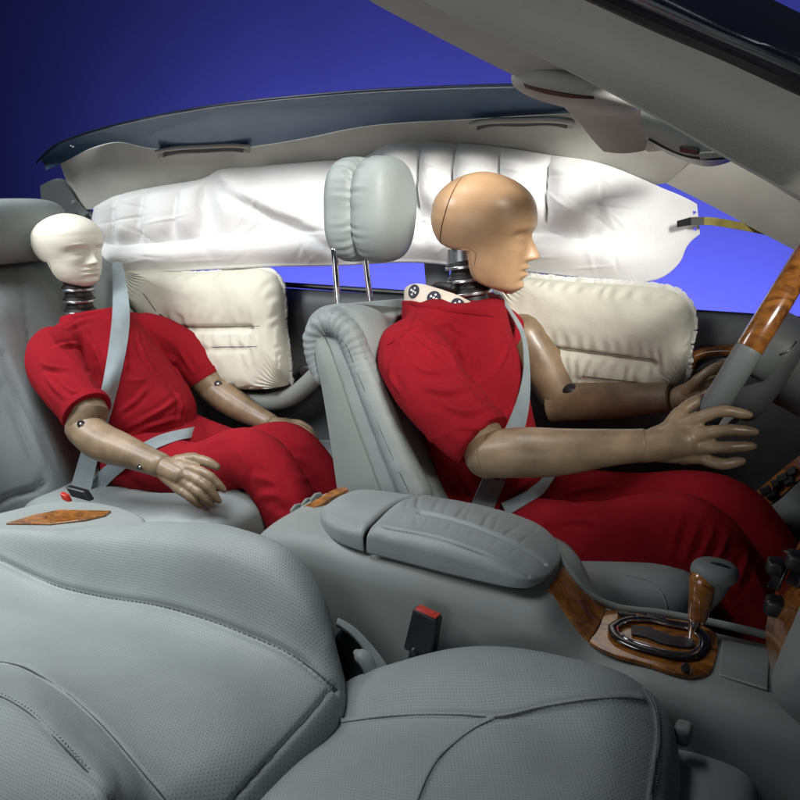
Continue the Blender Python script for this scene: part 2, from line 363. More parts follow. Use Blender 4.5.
vis = skin([row((556, 101, .2), (600, 105, .22), (650, 106, .24)), row((574, 118, .25), (612, 124, .27), (650, 124, .29)), row((592, 140, .31), (618, 146, .32), (648, 142, .33)), row((603, 152, .33), (624, 154, .34), (645, 151, .35))], 24, 20)
mobj('sun_visor', plate(vis, -.014), 'headliner', car, bevel=.003)
# far windscreen pillar
p1 = row((672, 150, .645), (736, 158, .655), (800, 197, .67), (870, 238, .69)); p2 = row((668, 166, .652), (720, 180, .665), (780, 217, .68), (860, 262, .70)); p3 = row((663, 182, .67), (704, 202, .69), (760, 232, .705), (800, 253, .71), (860, 287, .72))
mobj('windscreen_pillar', plate(skin([p1, p2, p3], 30, 14), -.006), 'headliner', car)
mobj('windscreen_seal', tube(crv(row((700, 140, .64), (737, 157, .652), (800, 195, .667), (870, 236, .687)), 20), .0045, 8), 'black_plastic', car)
# near windscreen pillar: lining wraps to the door opening, then paint
q1 = row((300, -75, -0.515), (380, -22, -0.525), (448, 14, -0.535), (560, 66, -0.550), (646, 110, -0.565), (734, 160, -0.580), (800, 196, -0.590), (880, 238, -0.605))
q2 = row((340, -85, -.53), (440, -26, -.535), (520, 15, -.54), (600, 48, -.55), (680, 90, -.56), (760, 132, -.57), (820, 165, -.58), (900, 205, -.59))
q3 = row((430, -90, -.565), (520, -38, -.57), (602, 0, -.575), (660, 26, -.58), (730, 55, -.585), (800, 87, -.59), (870, 117, -.6), (920, 140, -.6))
mobj('windscreen_pillar', plate(skin([q1, q2, q3], 50, 18), .002), 'headliner', car)
w1 = row((430, -92, -.56), (520, -40, -.565), (602, -2, -.572), (660, 24, -.577), (730, 53, -.582), (800, 85, -.587), (870, 115, -.6))
w2 = row((520, -90, -.60), (600, -40, -.605), (660, -10, -.61), (720, 18, -.615), (770, 40, -.62), (830, 66, -.62), (900, 95, -.62))
w3 = row((600, -100, -.60), (680, -50, -.60), (740, -18, -.60), (790, 8, -.60), (830, 26, -.60), (880, 46, -.6), (920, 62, -.6))
mobj('pillar_skin', plate(skin([w1, w2, w3], 50, 16), -.01), 'paint_dark_blue', car)
mobj('door_seal', tube(crv(row((470, -60, -.572), (602, -1, -.585), (660, 25, -.59), (730, 54, -.595), (800, 86, -.60), (870, 116, -.61)), 30), .0035, 8), 'black_plastic', car)
# grab handles
for pts in ([(157, 150), (170, 147.5), (205, 145), (236, 144), (248, 145)], [(471, 123), (484, 120.5), (520, 119), (558, 119), (572, 121)]):
    Q = [at(x, y, .604) for x, y in pts]; Q2 = [at(x, y+9, .613) for x, y in pts]
    hd = mobj('grab_handle', strip(Q, Q2, 30, .012, 8), 'trim_pale', car, bevel=.003)
    mobj('handle_slot', strip([at(x+(6 if i == 0 else -6 if i == 4 else 0), y+3.6, .6005) for i, (x, y) in enumerate(pts)], [at(x+(6 if i == 0 else -6 if i == 4 else 0), y+7.6, .605) for i, (x, y) in enumerate(pts)], 24, .006), 'trim_dark', hd)
    mobj('handle_bar', tube(crv([at(x, y+1.5, .600) for x, y in pts], 24), [(.006, .0055)]*24, 12), 'trim_pale', hd)
# ------------------------------------------------------------------ doors on the far side
def door(x0, x1, name, label, extra):
    prof = [(.838, .745), (.845, .73), (.838, .705), (.80, .692), (.74, .70), (.68, .705), (.62, .70), (.5, .71), (.3, .715), (.14, .72)]
    zs = crv([(z, y) for z, y in prof], 44)
    G = np.array([[(x, y, z+.006*math.sin(x*2)) for x in np.linspace(x0, x1, 30)] for z, y in zs])
    t = mobj(name, plate(G, .03), 'trim_dark', car, label=label)
    mobj('window_seal', tube([(x0, .738, .846), (x1, .738, .846)], .007, 8), 'black_plastic', t)
    extra(t)
def fdoor(t):
    mobj('pull_handle', tube(crv(row((688, 386, .672), (689, 370, .665), (693, 358, .66), (704, 352.5, .66), (718, 350.5, .66), (745, 352, .66)), 24), [(.012, .011)]*24, 12), 'wood', t)
    mobj('handle_bezel', tube(crv(row((692, 392, .675), (694, 378, .67), (702, 368, .668), (716, 362, .667), (745, 361, .667)), 24), [(.008, .007)]*24, 10), 'trim_mid', t)
    mobj('door_lever', plate(skin([row((700, 378, .68), (730, 366, .68)), row((703, 386, .68), (735, 374, .68))], 8, 6), .006), 'black_gloss', t)
    w = mobj('switch_panel', plate(skin([row((736, 509, .645), (760, 488, .64), (800, 455, .63), (830, 432, .63)), row((748, 516, .63), (775, 501, .62), (800, 479, .61), (840, 450, .61))], 24, 8), -.01), 'wood', t)
    for cx, cy, sx in ((754, 503, .004), (766, 491, .008), (771, 494, .008), (776, 484, .006), (783, 478, .008), (789, 481, .008), (792, 472, .007)):
        c = at(cx, cy, .617); mobj('window_switch', box8(c, (sx, 0, sx*.7), (-.002, -.007, .004), (-.003, .002, .006)), 'black_plastic', t, bevel=.0015)
    mobj('armrest_shell', plate(skin([row((746, 517, .628), (775, 503, .618), (800, 481, .608), (840, 452, .60)), row((752, 528, .60), (790, 520, .59), (830, 500, .58), (860, 480, .58)), row((765, 570, .64), (800, 570, .63), (840, 560, .62), (880, 550, .62))], 20, 14), -.01), 'trim_mid', t)
def rdoor(t):
    mobj('armrest', tube(crv(row((195, 380, .68), (225, 392, .665), (262, 402, .65), (290, 397, .65), (318, 374, .66), (340, 352, .67)), 30), [(.02, .024)]*30, 16), 'trim_grey', t)
    mobj('door_pocket', plate(skin([row((262, 470, .69), (300, 462, .68), (350, 460, .68)), row((262, 484, .66), (300, 476, .65), (350, 472, .65)), row((262, 540, .67), (300, 535, .66), (350, 530, .66))], 12, 12), -.01), 'trim_dark', t)
    mobj('pull_cup', ellipsoid(at(313, 372, .665), (.045, .01, .02)), 'black_plastic', t)
door(-.17, .95, 'car_door', 'dark grey front door panel with wooden pull behind the steering wheel', fdoor)
door(-1.05, -.185, 'car_door', 'dark grey rear door panel with pale armrest beside the white-headed dummy', rdoor)

# ------------------------------------------------------------------ rear-view mirror
mir = thing('rear_view_mirror', 'grey rear-view mirror housing with dark underside hanging from the windscreen header', 'mirror', tuple(at(690, 112, -.02)))
h = [row((642, 106, .00), (662, 104, -.02), (700, 112, -.08), (745, 130, -.12)), row((641, 122, -.01), (662, 128, -.045), (700, 140, -.10), (740, 150, -.14)), row((645, 137, .00), (665, 148, -.03), (700, 158, -.09), (737, 158, -.13)), row((655, 143, .03), (675, 151, .0), (705, 158, -.05), (735, 158, -.10))]
mobj('housing', plate(skin(h, 30, 24), -.03), 'trim_grey', mir)
mobj('mirror_underside', plate(skin([row((648, 140, -.012), (668, 150.5, -.04), (703, 160, -.098), (738, 158, -.135)), row((668, 154, .0), (690, 163, -.03), (712, 166.5, -.075), (735, 160, -.115))], 20, 6), -.01), 'black_plastic', mir)
mobj('button', plate(skin([row((699, 153.5, -.104), (722, 152, -.128)), row((700, 159.5, -.100), (724, 157, -.126))], 5, 4), .004), 'trim_grey', mir)
mobj('button', plate(skin([row((679, 147, -.085), (696, 150, -.102)), row((680, 152, -.08), (697, 155, -.098))], 5, 4), .003), 'black_plastic', mir)
mobj('stalk', tube([at(668, 95, .02), at(672, 112, .0)], [.012, .014], 12), 'trim_mid', mir)

# ================================================================== AIRBAGS
top = [(92, 222, .655), (95, 210, .66), (112, 198, .67), (140, 190, .675), (180, 183, .675), (205, 178, .675), (216, 171, .675), (250, 167, .675), (320, 161, .675), (368, 155, .675), (386, 144, .675), (420, 142, .675), (455, 143, .675), (500, 147, .675), (550, 155, .675), (600, 163, .675), (640, 178, .675), (660, 187, .675), (686, 198, .675), (697, 204, .675)]
bot = [(93, 232, .655), (96, 258, .65), (108, 268, .65), (150, 272, .65), (200, 270, .65), (260, 267, .65), (330, 266, .65), (420, 263, .65), (470, 268, .65), (540, 274, .65), (600, 280, .65), (640, 283, .65), (663, 277, .65), (680, 262, .655), (688, 245, .66), (700, 234, .67)]
def byx(L, n=240):
    C = crv([(x, y, Y) for x, y, Y in L], 600); return C
nu, nv = 330, 96
T_ = crv(top, nu); B_ = crv(bot, nu)
k = np.linspace(0, 1, nv)[:, None, None]; PXY = B_[None]*(1-k)+T_[None]*k
G0 = np.array([[at(*p) for p in r] for r in PXY]); px = PXY[..., 0]; py = PXY[..., 1]; v = np.broadcast_to(k[..., 0], px.shape)
edge = np.minimum(np.minimum(v, 1-v)*3.2, np.minimum((px-92)/45., (700-px)/70.)); edge = np.sqrt(np.clip(edge, 0, 1))
nz = fbm(G0*np.array([1, 1, 1]), 9, 3, 7); nz2 = noise(G0*np.array([2.4, 1, .8]), 22, 3)
Hh = .022*edge
cell = [(96, 122), (122, 147), (147, 183), (183, 208), (386, 423), (423, 457), (457, 503), (503, 551), (551, 600)]
for a, b in cell:
    w = px+1.6*nz-2*(v-.5)
    t = np.clip((w-a)/(b-a), 0, 1); low = .34 if a > 300 else .30
    body = np.abs(np.sin(math.pi*t))**.5*smooth(low-.05+.07*np.abs(t-.5), low+.28, v)*(1-.75*smooth(.88, 1.0, v))
    Hh = Hh+(.022 if a == 600 else .052 if a > 300 else .032)*body
Hh = Hh+.030*np.sin(math.pi*np.clip((v-.03)/.30, 0, 1))**.8*edge*(1-.45*smooth(500, 640, px))   # lower tube
mid = smooth(214, 236, px)*(1-smooth(368, 392, px))
Hh = Hh+mid*(.020*np.sin(math.pi*np.clip((v-.28)/.72, 0, 1))+.012*np.maximum(0, noise(G0*np.array([.8, 1, 2.2])+3, 6, 5)))
dg = (py-178)-(px-232)*.52; Hh = Hh+mid*(.016*gauss(dg, 9)-.010*gauss(dg-16, 6))                              # diagonal fold
for cx in [122, 147, 183, 208, 423, 457, 503, 551, 600, 646]:                                                       # soft gathers where chambers meet the tube
    yb = 234 if cx > 300 else 246; q = np.hypot((px-cx)/15, (py-yb)/9)
    Hh = Hh-.006*gauss(q, 1.0)*edge+.0035*noise(np.stack([px/5, py/14, px*0+cx], -1), 1.0, cx)*gauss(np.hypot((px-cx)/22, (py-yb)/22), 1.0)*edge
Hh = Hh+.0016*nz*edge+.0014*nz2*edge
for _ in range(80):                                                                                                  # packing creases
    cx, cy = RNG.uniform(100, 650), RNG.uniform(165, 270); an = RNG.choice([0.0, 1.4, -.5, .6])+RNG.normal(0, .25); ln = RNG.uniform(14, 46)
    ax_ = (px-cx)*math.cos(an)+(py-cy)*math.sin(an); bx_ = -(px-cx)*math.sin(an)+(py-cy)*math.cos(an)
    Hh = Hh+RNG.choice([-1, 1])*.0036*np.maximum(0, 1-np.abs(bx_)/2.2)*gauss(ax_, ln*.5)*edge
flap = smooth(605, 668, px); Hh = Hh*(1-.85*flap)
Nn = np.broadcast_to(np.array([.10, -.99, .02]), G0.shape)
cb = thing('curtain_airbag', 'long white inflated curtain airbag hanging below the roof rail', 'airbag', tuple(at(400, 270, .66)))
V, F, uv = solid(G0+Nn*Hh[..., None], G0-Nn*(Hh*.6+.0015)[..., None])
def holed(f):
    x, y = proj(V[f].mean(0)); return min(math.hypot(x-694, y-212.5), math.hypot(x-695, y-229)) < 1.7
F = [f for f in F if not holed(f)]; mobj('airbag_cushion', (V, F, uv), 'bag_white', cb, sharp=180)
st = mobj('tether_strap', strip(row((678, 221.5, .645), (690, 217.5, .65), (706, 217, .655), (735, 221, .69), (775, 230, .735)), row((678, 227, .645), (690, 225, .65), (706, 225, .655), (735, 229, .69), (775, 237, .735)), 24, .003), 'film_yellow', cb)
mobj('strap_clip', strip(row((677, 221, .642), (691, 217, .647)), row((677, 227.5, .642), (691, 225, .647)), 6, .004), 'black_plastic', st)
mobj('strap_label', strip(row((690, 217.4, .648), (704, 216.8, .652)), row((690, 225.2, .648), (704, 225.2, .652)), 6, .003), 'trim_dark', st)

def side_bag(name, label, bound, Y, thick, seams, ink, hemk):
    """pillow between four pixel edges on the door"""
    bt, tp = bound; nu, nv = 130, 90
    Bc = crv([(*p, 0) for p in bt], nu)[:, :2]; Tc = crv([(*p, 0) for p in tp], nu)[:, :2]
    k = np.linspace(0, 1, nv)[:, None, None]; Q = Bc[None]*(1-k)+Tc[None]*k
    G = np.array([[at(x, y, Y) for x, y in r] for r in Q]); u = np.linspace(0, 1, nu)[None, :]; v = k[..., 0]
    e = np.minimum(np.minimum(u, 1-u)*nu/nv*1.0, np.minimum(v, 1-v)); e = np.broadcast_to(e, Q.shape[:2])
    H = thick*np.sqrt(np.clip(1-(1-np.clip(e/.32, 0, 1))**2, 0, 1))
    n = fbm(G, 14, 3, 11)
    # radial gathers along the hem
    H = H+.0035*np.sin((u*34+n*1.5)*2*math.pi/2)*gauss(np.minimum(v, 1-v)-.07, .05)+.0035*np.sin((v*24+n)*math.pi)*gauss(np.minimum(u, 1-u)-.06, .05)
    for (x0, y0, x1, y1, d) in seams:
        t = np.clip(((Q[..., 0]-x0)*(x1-x0)+(Q[..., 1]-y0)*(y1-y0))/((x1-x0)**2+(y1-y0)**2), 0, 1)
        D = np.hypot(Q[..., 0]-x0-t*(x1-x0), Q[..., 1]-y0-t*(y1-y0)); H = H-d*(.55*gauss(D, 3.0)+.45*gauss(D, 14))
        H = H+.0016*np.sin(Q[..., 0]*.55+n*3)*gauss(D-9, 8)
    H = np.maximum(H+.0022*n*np.clip(e*8, 0, 1), -.002)
    N = np.array([.05, -.998, .03]); F_ = G+N*H[..., None]
    t = thing(name, label, 'airbag', tuple(at(np.mean([p[0] for p in bt]), max(p[1] for p in bt), Y)), 'side airbags pressed against the doors')
    V, F, uv = solid(F_, G-N*(H*.35+.001)[..., None]); c = mobj('airbag_cushion', (V, F, uv), 'bag_cream', t, sharp=180)
    tr = bvh((V, F))
    for (x0, y0, x1, y1, d) in seams:
        mobj('seam_stitching', tube(crv([onto(tr, x0+(x1-x0)*s, y0+(y1-y0)*s, .0003, Y) for s in np.linspace(.02, .98, 14)], 28), .0009, 6), 'bag_stitch', t)
    # frayed hem
    hp = [at(x, y, Y) for x, y in hemk]; hc = crv(hp, 150); hc = hc+.0016*np.stack([noise(hc, 160, 1), noise(hc, 160, 2), noise(hc, 160, 3)], 1)
    mobj('hem', tube(hc, [(.0042*(1+.4*random.random()), .0055*(1+.4*random.random())) for _ in hc], 8), 'hem_white', t)
    ms = []
    for (x, y, dx, dy, w, h) in ink:
        p = onto(tr, x, y, .0006, Y); q = onto(tr, x+dx, y+dy, .0006, Y); ex = (q-p)/2; nrm = np.array([0, -1, 0.]); ey = np.cross(nrm, ex); ey = ey/np.linalg.norm(ey)*h
        ms.append(box8((p+q)/2, ex*w, ey, nrm*.0003))
    if ms: mobj('ink_stamp', join(*ms), 'ink', t, smooth=False)
    return t
ink = [(143+i*1.9, 293+i*2.6, 1.9, 2.6, 1.0, .0008) for i in range(7)]
x, y = 159.0, 313.5
for i in range(21):
    ink.append((x, y, .95, .95, 1.0, .0010+.0024*((i*7) % 5)/4)); x += 1.33+.01*i; y += .95+.052*i
side_bag('side_airbag', 'cream side airbag filling the rear door beside the white-headed dummy', ([(126, 272), (136, 300), (165, 345), (200, 375), (225, 386), (270, 388), (288, 385)], [(130, 270), (160, 271), (200, 272), (240, 269), (266, 269), (277, 274), (283, 285), (286, 320), (290, 355), (291, 380)]), .655, .060,
         [(184, 327, 261, 326, .026), (211, 347, 258, 346.5, .006), (172, 335, 184, 327, .012)], ink,
         [(128, 271), (165, 272), (205, 273), (242, 269.5), (262, 269), (275, 273), (282, 283), (285, 300), (285.5, 330), (289, 350), (290, 370), (292, 384)])
ink = []
x, y = 516, 326
for i in range(7): ink.append((x+i*1.2, y+i*1.5, 1.2, 1.5, 1.0, .0010))
x, y = 529, 340
for i in range(11): ink.append((x+i*1.45, y+i*1.55, .9, .95, 1.0, .0012+.0022*((i*3) % 4)/3))
side_bag('side_airbag', 'cream side airbag filling the front door beyond the tan-headed dummy', ([(498, 280), (505, 320), (525, 360), (545, 385), (580, 392), (640, 392), (683, 388)], [(500, 272), (530, 277), (570, 281), (620, 284), (655, 287), (678, 293), (690, 307), (694, 325), (691, 345), (687, 370), (684, 386)]), .640, .052,
         [(546, 345, 656, 360, .024), (582, 376, 652, 384, .006)], ink,
         [(498, 273), (530, 276), (570, 280), (620, 283), (655, 286), (678, 292), (690, 305), (694.5, 325), (691, 345), (689, 368), (684, 388)])

# ================================================================== SEATS
def slab(pts, t, mat_, parent, name, bevel=.002, n=None, up=(0, 0, 1), **kw):
    P = crv(list(pts)+[pts[0]], n)[:-1] if n else np.array(pts)
    k = len(P); u = np.array(up, float); V = np.concatenate([P, P-u*t]); F = [list(range(k)), list(range(k, 2*k))[::-1]]
    for i in range(k): j = (i+1) % k; F.append([i, j, j+k, i+k])
    return mobj(name, (V, F), mat_, parent, bevel=bevel, sharp=35, **kw)
W3 = lambda *q: [np.array(p, float) for p in q]
# ---- reclined front passenger seat
ps = thing('passenger_seat', 'reclined grey perforated leather front seat, empty, beside the centre console', 'seat', (.2, -.4, .15))
B = W3((.03, -.165, .40))+row((337, 650, -.165), (325, 602, -.165), (291, 553, -.165), (235, 528, -.165), (170, 522, -.165), (100, 525, -.165), (0, 541, -.165))+W3((-.85, -.165, .44))
C_ = W3((.068, -.235, .41))+row((333, 684, -.245), (300, 660, -.25), (240, 632, -.25), (160, 606, -.25), (100, 596, -.25), (55, 585, -.25), (0, 561, -.25))+W3((-.85, -.25, .50))
Bc, Cc = crv(B, 60), crv(C_, 60); B2 = Bc*.5+Cc*.5+np.array([0, 0, .032]); B2[:6] -= np.linspace(1, 0, 6)[:, None]*np.array([0, 0, .026])
A0 = W3((.0, -.130, .34), (-.02, -.128, .45), (-.07, -.128, .50), (-.2, -.128, .52), (-.45, -.128, .48), (-.85, -.128, .36))
D = W3((.085, -.34, .40))+row((287, 742, -.36), (240, 702, -.36), (160, 668, -.36), (80, 638, -.36), (0, 613, -.36))+W3((-.85, -.36, .48))
E_ = W3((.085, -.50, .40), (.055, -.515, .47))+row((162, 800, -.52), (149, 780, -.515), (100, 723, -.495), (44, 678, -.48), (0, 662, -.47))+W3((-.5, -.47, .53), (-.85, -.47, .48))
E2 = W3((.085, -.55, .38), (.045, -.56, .50))+row((134, 794, -.555), (80, 728, -.53), (30, 686, -.515), (0, 674, -.505))+W3((-.5, -.51, .57), (-.85, -.51, .50))
F_ = W3((.085, -.60, .37), (.04, -.605, .50))+row((111, 800, -.60), (57, 740, -.575), (0, 697, -.55))+W3((-.5, -.55, .56), (-.85, -.55, .48))
G_ = W3((.07, -.65, .34), (.04, -.66, .44), (-.07, -.655, .51), (-.2, -.635, .53), (-.5, -.62, .48), (-.85, -.61, .42))
G2 = W3((.06, -.68, .30), (.03, -.685, .36), (-.07, -.68, .40), (-.2, -.665, .40), (-.5, -.64, .38), (-.85, -.62, .34))
G = skin([A0, B, B2, C_, D, E_, E2, F_, G_, G2], 300, 220)
tr = bvh((G.reshape(-1, 3), gfaces(220, 300)))
def seam(G, tr, pts, w, d): return groove(G, [p for p in (onto(tr, *q, 0) for q in pts) if p is not None], w, d)
S1 = [(337, 690), (328, 682), (300, 660), (240, 632), (160, 606), (100, 596), (55, 585), (2, 561), (-14, 553)]
S2 = [(178, 818), (165, 799), (149, 780), (100, 723), (44, 678), (2, 662), (-14, 660)]; S3 = [(128, 818), (112, 799), (87, 771), (57, 740), (26, 711), (2, 697), (-14, 690)]
S4 = [(333, 686), (318, 705), (290, 737), (262, 768), (235, 798), (220, 815)]
for s, w, d in ((S1, .0045, .008), (S2, .004, .006), (S3, .003, .003), (S4, .003, .004)): G = seam(G, tr, s, w, d)
G = G+gnormals(G)*(.0006*fbm(G, 7, 3, 3))[..., None]
def flatuv(m, G):
    a = np.concatenate([np.zeros((1, G.shape[1])), np.cumsum(np.linalg.norm(np.diff(G, axis=0), axis=2), 0)]); a = a-a[G.shape[0]//2]; c = 9; k = np.ones(2*c+1)/(2*c+1)
    a = np.stack([np.convolve(np.pad(r, c, 'edge'), k, 'valid') for r in a]); uv = np.stack([G[..., 0], a], -1).reshape(-1, 2); return m[0], m[1], np.tile(uv, (2, 1))
def seamline(tr, pts, parent, r=.0009, off=-.0002):
    L = [p for p in (onto(tr, *q, off) for q in pts) if p is not None]; mobj('seam', tube(crv(L, 90), r, 6), 'trim_dark', parent)
bk = mobj('backrest', flatuv(plate(G, .03), G), 'leather_perforated', ps, sharp=180)
tr = bvh((G.reshape(-1, 3), gfaces(220, 300)))
def stitches(tr, pts, n, parent, r=.0007, off=.0004, matn='trim_grey'):
    L = crv([p for p in (onto(tr, *q, off) for q in pts) if p is not None], n*3); ms = []
    for i in range(n): ms.append(tube([L[3*i], L[3*i+1]], r, 5, cap='flat'))
    mobj('stitching', join(*ms), matn, parent, kind='stuff')
stitches(tr, [(x+3, y-2) for x, y in S3], 46, bk)
for q in (S1, S2, S3, S4): seamline(tr, q, bk)
# cushion
a = W3((.0, -.128, .34), (.12, -.126, .42), (.2, -.126, .46), (.4, -.126, .46), (.46, -.128, .40), (.475, -.13, .30))
b = W3((-.02, -.16, .36))+row((335, 692, -.16), (400, 661, -.16), (480, 646, -.16), (560, 656, -.16), (636, 681, -.16), (668, 712, -.16), (678, 750, -.165))+W3((.475, -.165, .36))
b2 = W3((-.03, -.20, .365), (.03, -.205, .428), (.12, -.21, .488), (.22, -.21, .530), (.32, -.21, .548), (.41, -.21, .549), (.458, -.21, .518), (.48, -.21, .45), (.483, -.21, .36))
c = W3((-.03, -.25, .37))+row((331, 722, -.25), (395, 716, -.26), (462, 715, -.26), (496, 717, -.26))+W3((.34, -.26, .528), (.42, -.26, .530), (.463, -.255, .50), (.483, -.255, .44), (.487, -.25, .36))
d = W3((-.03, -.36, .39), (.05, -.36, .44), (.15, -.36, .475), (.25, -.36, .50), (.35, -.34, .522), (.43, -.32, .525), (.475, -.31, .49), (.49, -.31, .43), (.49, -.31, .36))
e = W3((-.03, -.5, .39), (.05, -.5, .44), (.15, -.5, .475), (.25, -.5, .50), (.35, -.5, .52), (.43, -.5, .52), (.475, -.5, .49), (.49, -.5, .43), (.49, -.5, .36))
f = W3((-.03, -.6, .40), (.05, -.6, .46), (.15, -.6, .51), (.25, -.6, .53), (.35, -.6, .54), (.43, -.6, .53), (.475, -.6, .49), (.485, -.6, .43), (.485, -.6, .36))
g = W3((-.03, -.65, .34), (.05, -.655, .38), (.15, -.655, .41), (.25, -.655, .42), (.35, -.655, .42), (.43, -.65, .42), (.46, -.65, .40), (.47, -.65, .38), (.47, -.65, .34))
G = skin([a, b, b2, c, d, e, f, g], 280, 210); tr = bvh((G.reshape(-1, 3), gfaces(210, 280)))
T1 = [(334, 724), (395, 716), (462, 715), (496, 717), (544, 707), (598, 699), (628, 698), (643, 700)]; T2 = [(496, 718), (475, 728), (456, 742), (440, 757), (430, 772), (419, 797), (412, 815)]; T3 = [(646, 690), (655, 708), (658, 730), (656, 755), (650, 797), (647, 815)]
for s, w, dd in ((T1, .004, .006), (T2, .0035, .005), (T3, .0025, .003)): G = seam(G, tr, s, w, dd)
G = G+gnormals(G)*(.0006*fbm(G, 8, 3, 9))[..., None]
cu = mobj('cushion', flatuv(plate(G, .03), G), 'leather_perforated', ps, sharp=180)
tr = bvh((G.reshape(-1, 3), gfaces(210, 280))); stitches(tr, [(x+4, y) for x, y in T3], 40, cu)
for q in (T1, T2, T3): seamline(tr, q, cu)
mobj('seat_base', box8((.2, -.4, .27), (.24, 0, 0), (0, .23, 0), (0, 0, .1)), 'trim_dark', ps, bevel=.02)
mobj('lower_shell', ellipsoid(atz(700, 806, .40), (.06, .09, .055), .6, .7), 'leather', ps)
mobj('height_knob', ellipsoid(at(683, 733, -.15), (.010, .012, .013), .6, .6), 'trim_grey', ps)
# recliner trim between backrest and cushion
mobj('recliner_cover', plate(skin([row((338, 617, -.150), (352, 625, -.146), (372, 645, -.146), (388, 668, -.15), (396, 690, -.15)), row((336, 624, -.158), (348, 632, -.155), (364, 650, -.155), (378, 672, -.158), (385, 692, -.158))], 24, 6), -.012), 'trim_grey', ps, bevel=.002)
mobj('hinge', ellipsoid(at(352, 660, -.14), (.03, .012, .05), .8, .9), 'black_plastic', ps)
mobj('hinge', ellipsoid(at(345, 690, -.145), (.03, .012, .05), .8, .9), 'black_plastic', ps)
mobj('recliner_lever', tube(crv(row((357, 653, -.158), (364, 658, -.160), (372, 672, -.161), (380, 692, -.160)), 16), [(.006, .005), (.011, .008)]+[(.013, .009)]*14, 12), 'trim_grey', ps)

# ---- driver seat
ds = thing('driver_seat', 'upright grey leather driver seat with rolled bolster and separate headrest', 'seat', (.1, .37, .15))
st = [(.26, -.10, .12), (.45, -.145, .07), (.56, -.168, .025), (.66, -.188, -.035), (.74, -.205, -.078), (.785, -.222, -.096), (.81, -.256, -.103), (.845, -.275, -.108), (.872, -.270, -.116), (.888, -.252, -.128), (.897, -.22, -.15), (.900, -.195, -.175)]
R = []; n = 96
for z, xb, xf in crv(st, 70):
    th = np.linspace(0, 2*math.pi, n, endpoint=False); cx, rx = (xb+xf)/2, (xf-xb)/2; ry = .245-.03*smooth(.80, .90, z)
    pw = lambda q, ee: np.sign(q)*np.abs(q)**ee
    X = cx+rx*pw(np.cos(th), .55); Y = .375+ry*pw(np.sin(th), .35)
    dish = np.where(np.cos(th) > 0, -.045*min(1, rx/.075)**3*np.exp(-((Y-.375)/.13)**4), 0); R.append(np.stack([X+dish, Y, np.full(n, z)], 1))
V = np.concatenate(R); F = gfaces(70, n, cu=True); F.append(list(range(n))[::-1]); F.append([69*n+i for i in range(n)])
Gd = V.reshape(70, n, 3); th = np.linspace(0, 2*math.pi, n, endpoint=False); uv = np.stack(np.meshgrid(th*.14, np.linspace(0, .7, 70)), -1).reshape(-1, 2)
V = V+.0012*noise(V, 16, 5)[:, None]; V[:, 2] -= .030*smooth(.19, .30, V[:, 1])*smooth(.78, .90, V[:, 2])
tr0 = bvh((V, F))
# gathers on the rolled top and side seam pressed in
sm = [onto(tr0, *q, 0) for q in [(316, 335), (330, 320), (346, 330), (358, 362), (372, 395), (390, 432), (412, 470), (424, 492)]]; sm = [p for p in sm if p is not None]
Lc = crv(sm, 160); Dm = np.min(np.stack([np.linalg.norm(V-q, axis=1) for q in Lc]), 0); c0 = V.mean(0)
bs = mobj('backrest', (V, F, uv), 'leather', ds, sharp=80)
tr0 = bvh((V, F))
wl = [onto(tr0, *q, .004, .13) for q in [(315, 341), (318, 360), (322, 390), (330, 440), (338, 496)]]; wr_ = [onto(tr0, *q, .004, .13) for q in [(323, 333), (331, 350), (340, 376), (352, 412), (366, 450), (383, 496)]]
A = crv(wl, 40); Bq = crv(wr_, 40); k = np.linspace(0, 1, 10)[:, None, None]; G = A[None]*(1-k)+Bq[None]*k; G[..., 1] -= .004*np.sin(np.pi*k[..., 0])
mobj('side_shell', plate(G, .012), 'trim_grey', ds, bevel=.0025)
bp = crv(row((323, 374, .152), (316, 352, .152), (317, 332, .152), (330, 322, .152), (346, 330, .152), (360, 360, .150), (377, 402, .147), (397, 450, .145), (417, 494, .143)), 150)
pr = crv([(.020,), (.024,), (.026,), (.0265,), (.027,), (.0275,), (.028,), (.028,), (.028,)], 150)[:, 0]
Vb, Fb, ub = tube(bp, list(pr), 40, ref=(0, 1, 0)); kk = np.linspace(0, 150, len(Vb)); 
wr_n = .0013*np.sin(kk*1.7+4*noise(Vb, 30, 4))*gauss(kk-38, 30)+.0010*noise(Vb, 45, 8); cb_ = np.repeat(np.vstack([np.repeat(bp[:1], 4, 0), bp, np.repeat(bp[-1:], 4, 0)]), 40, 0); dv = Vb-cb_; dv /= np.maximum(np.linalg.norm(dv, axis=1, keepdims=True), 1e-6)
bo = mobj('bolster', (Vb+dv*wr_n[:, None], Fb, ub), 'leather', ds, sharp=180); tb = bvh((Vb, Fb))
seamline(tb, [(324, 366), (320, 350), (322, 338), (332, 333), (343, 341), (355, 367), (371, 407), (391, 454), (409, 492)], bo, .0007)
stitches(tb, [(331, 313), (346, 321), (359, 341), (370, 366), (384, 398), (404, 444), (424, 490)], 60, bo)
V, F, _ = ellipsoid((.2, .37, .395), (.255, .245, .095), .45, .35, 90, 40); V = V+.002*noise(V, 14, 2)[:, None]
V[:, 2] += .05*smooth(.1, .42, V[:, 0])
cs = mobj('cushion', (V, F), 'leather', ds, sharp=180)
tr0 = bvh((V, F)); mobj('piping', tube(crv([p for p in (onto(tr0, *q, 0) for q in [(628, 576), (652, 583), (664, 597), (667, 612)]) if p is not None], 20), .0015, 6), 'leather', cs)
mobj('seat_base', box8((.2, .37, .26), (.22, 0, 0), (0, .2, 0), (0, 0, .09)), 'trim_dark', ds, bevel=.02)
hr = mobj('headrest', ellipsoid((-.231, .37, 1.053), (.054, .108, .097), .62, .62, 120, 70), 'leather_pleated', ds, sharp=180)
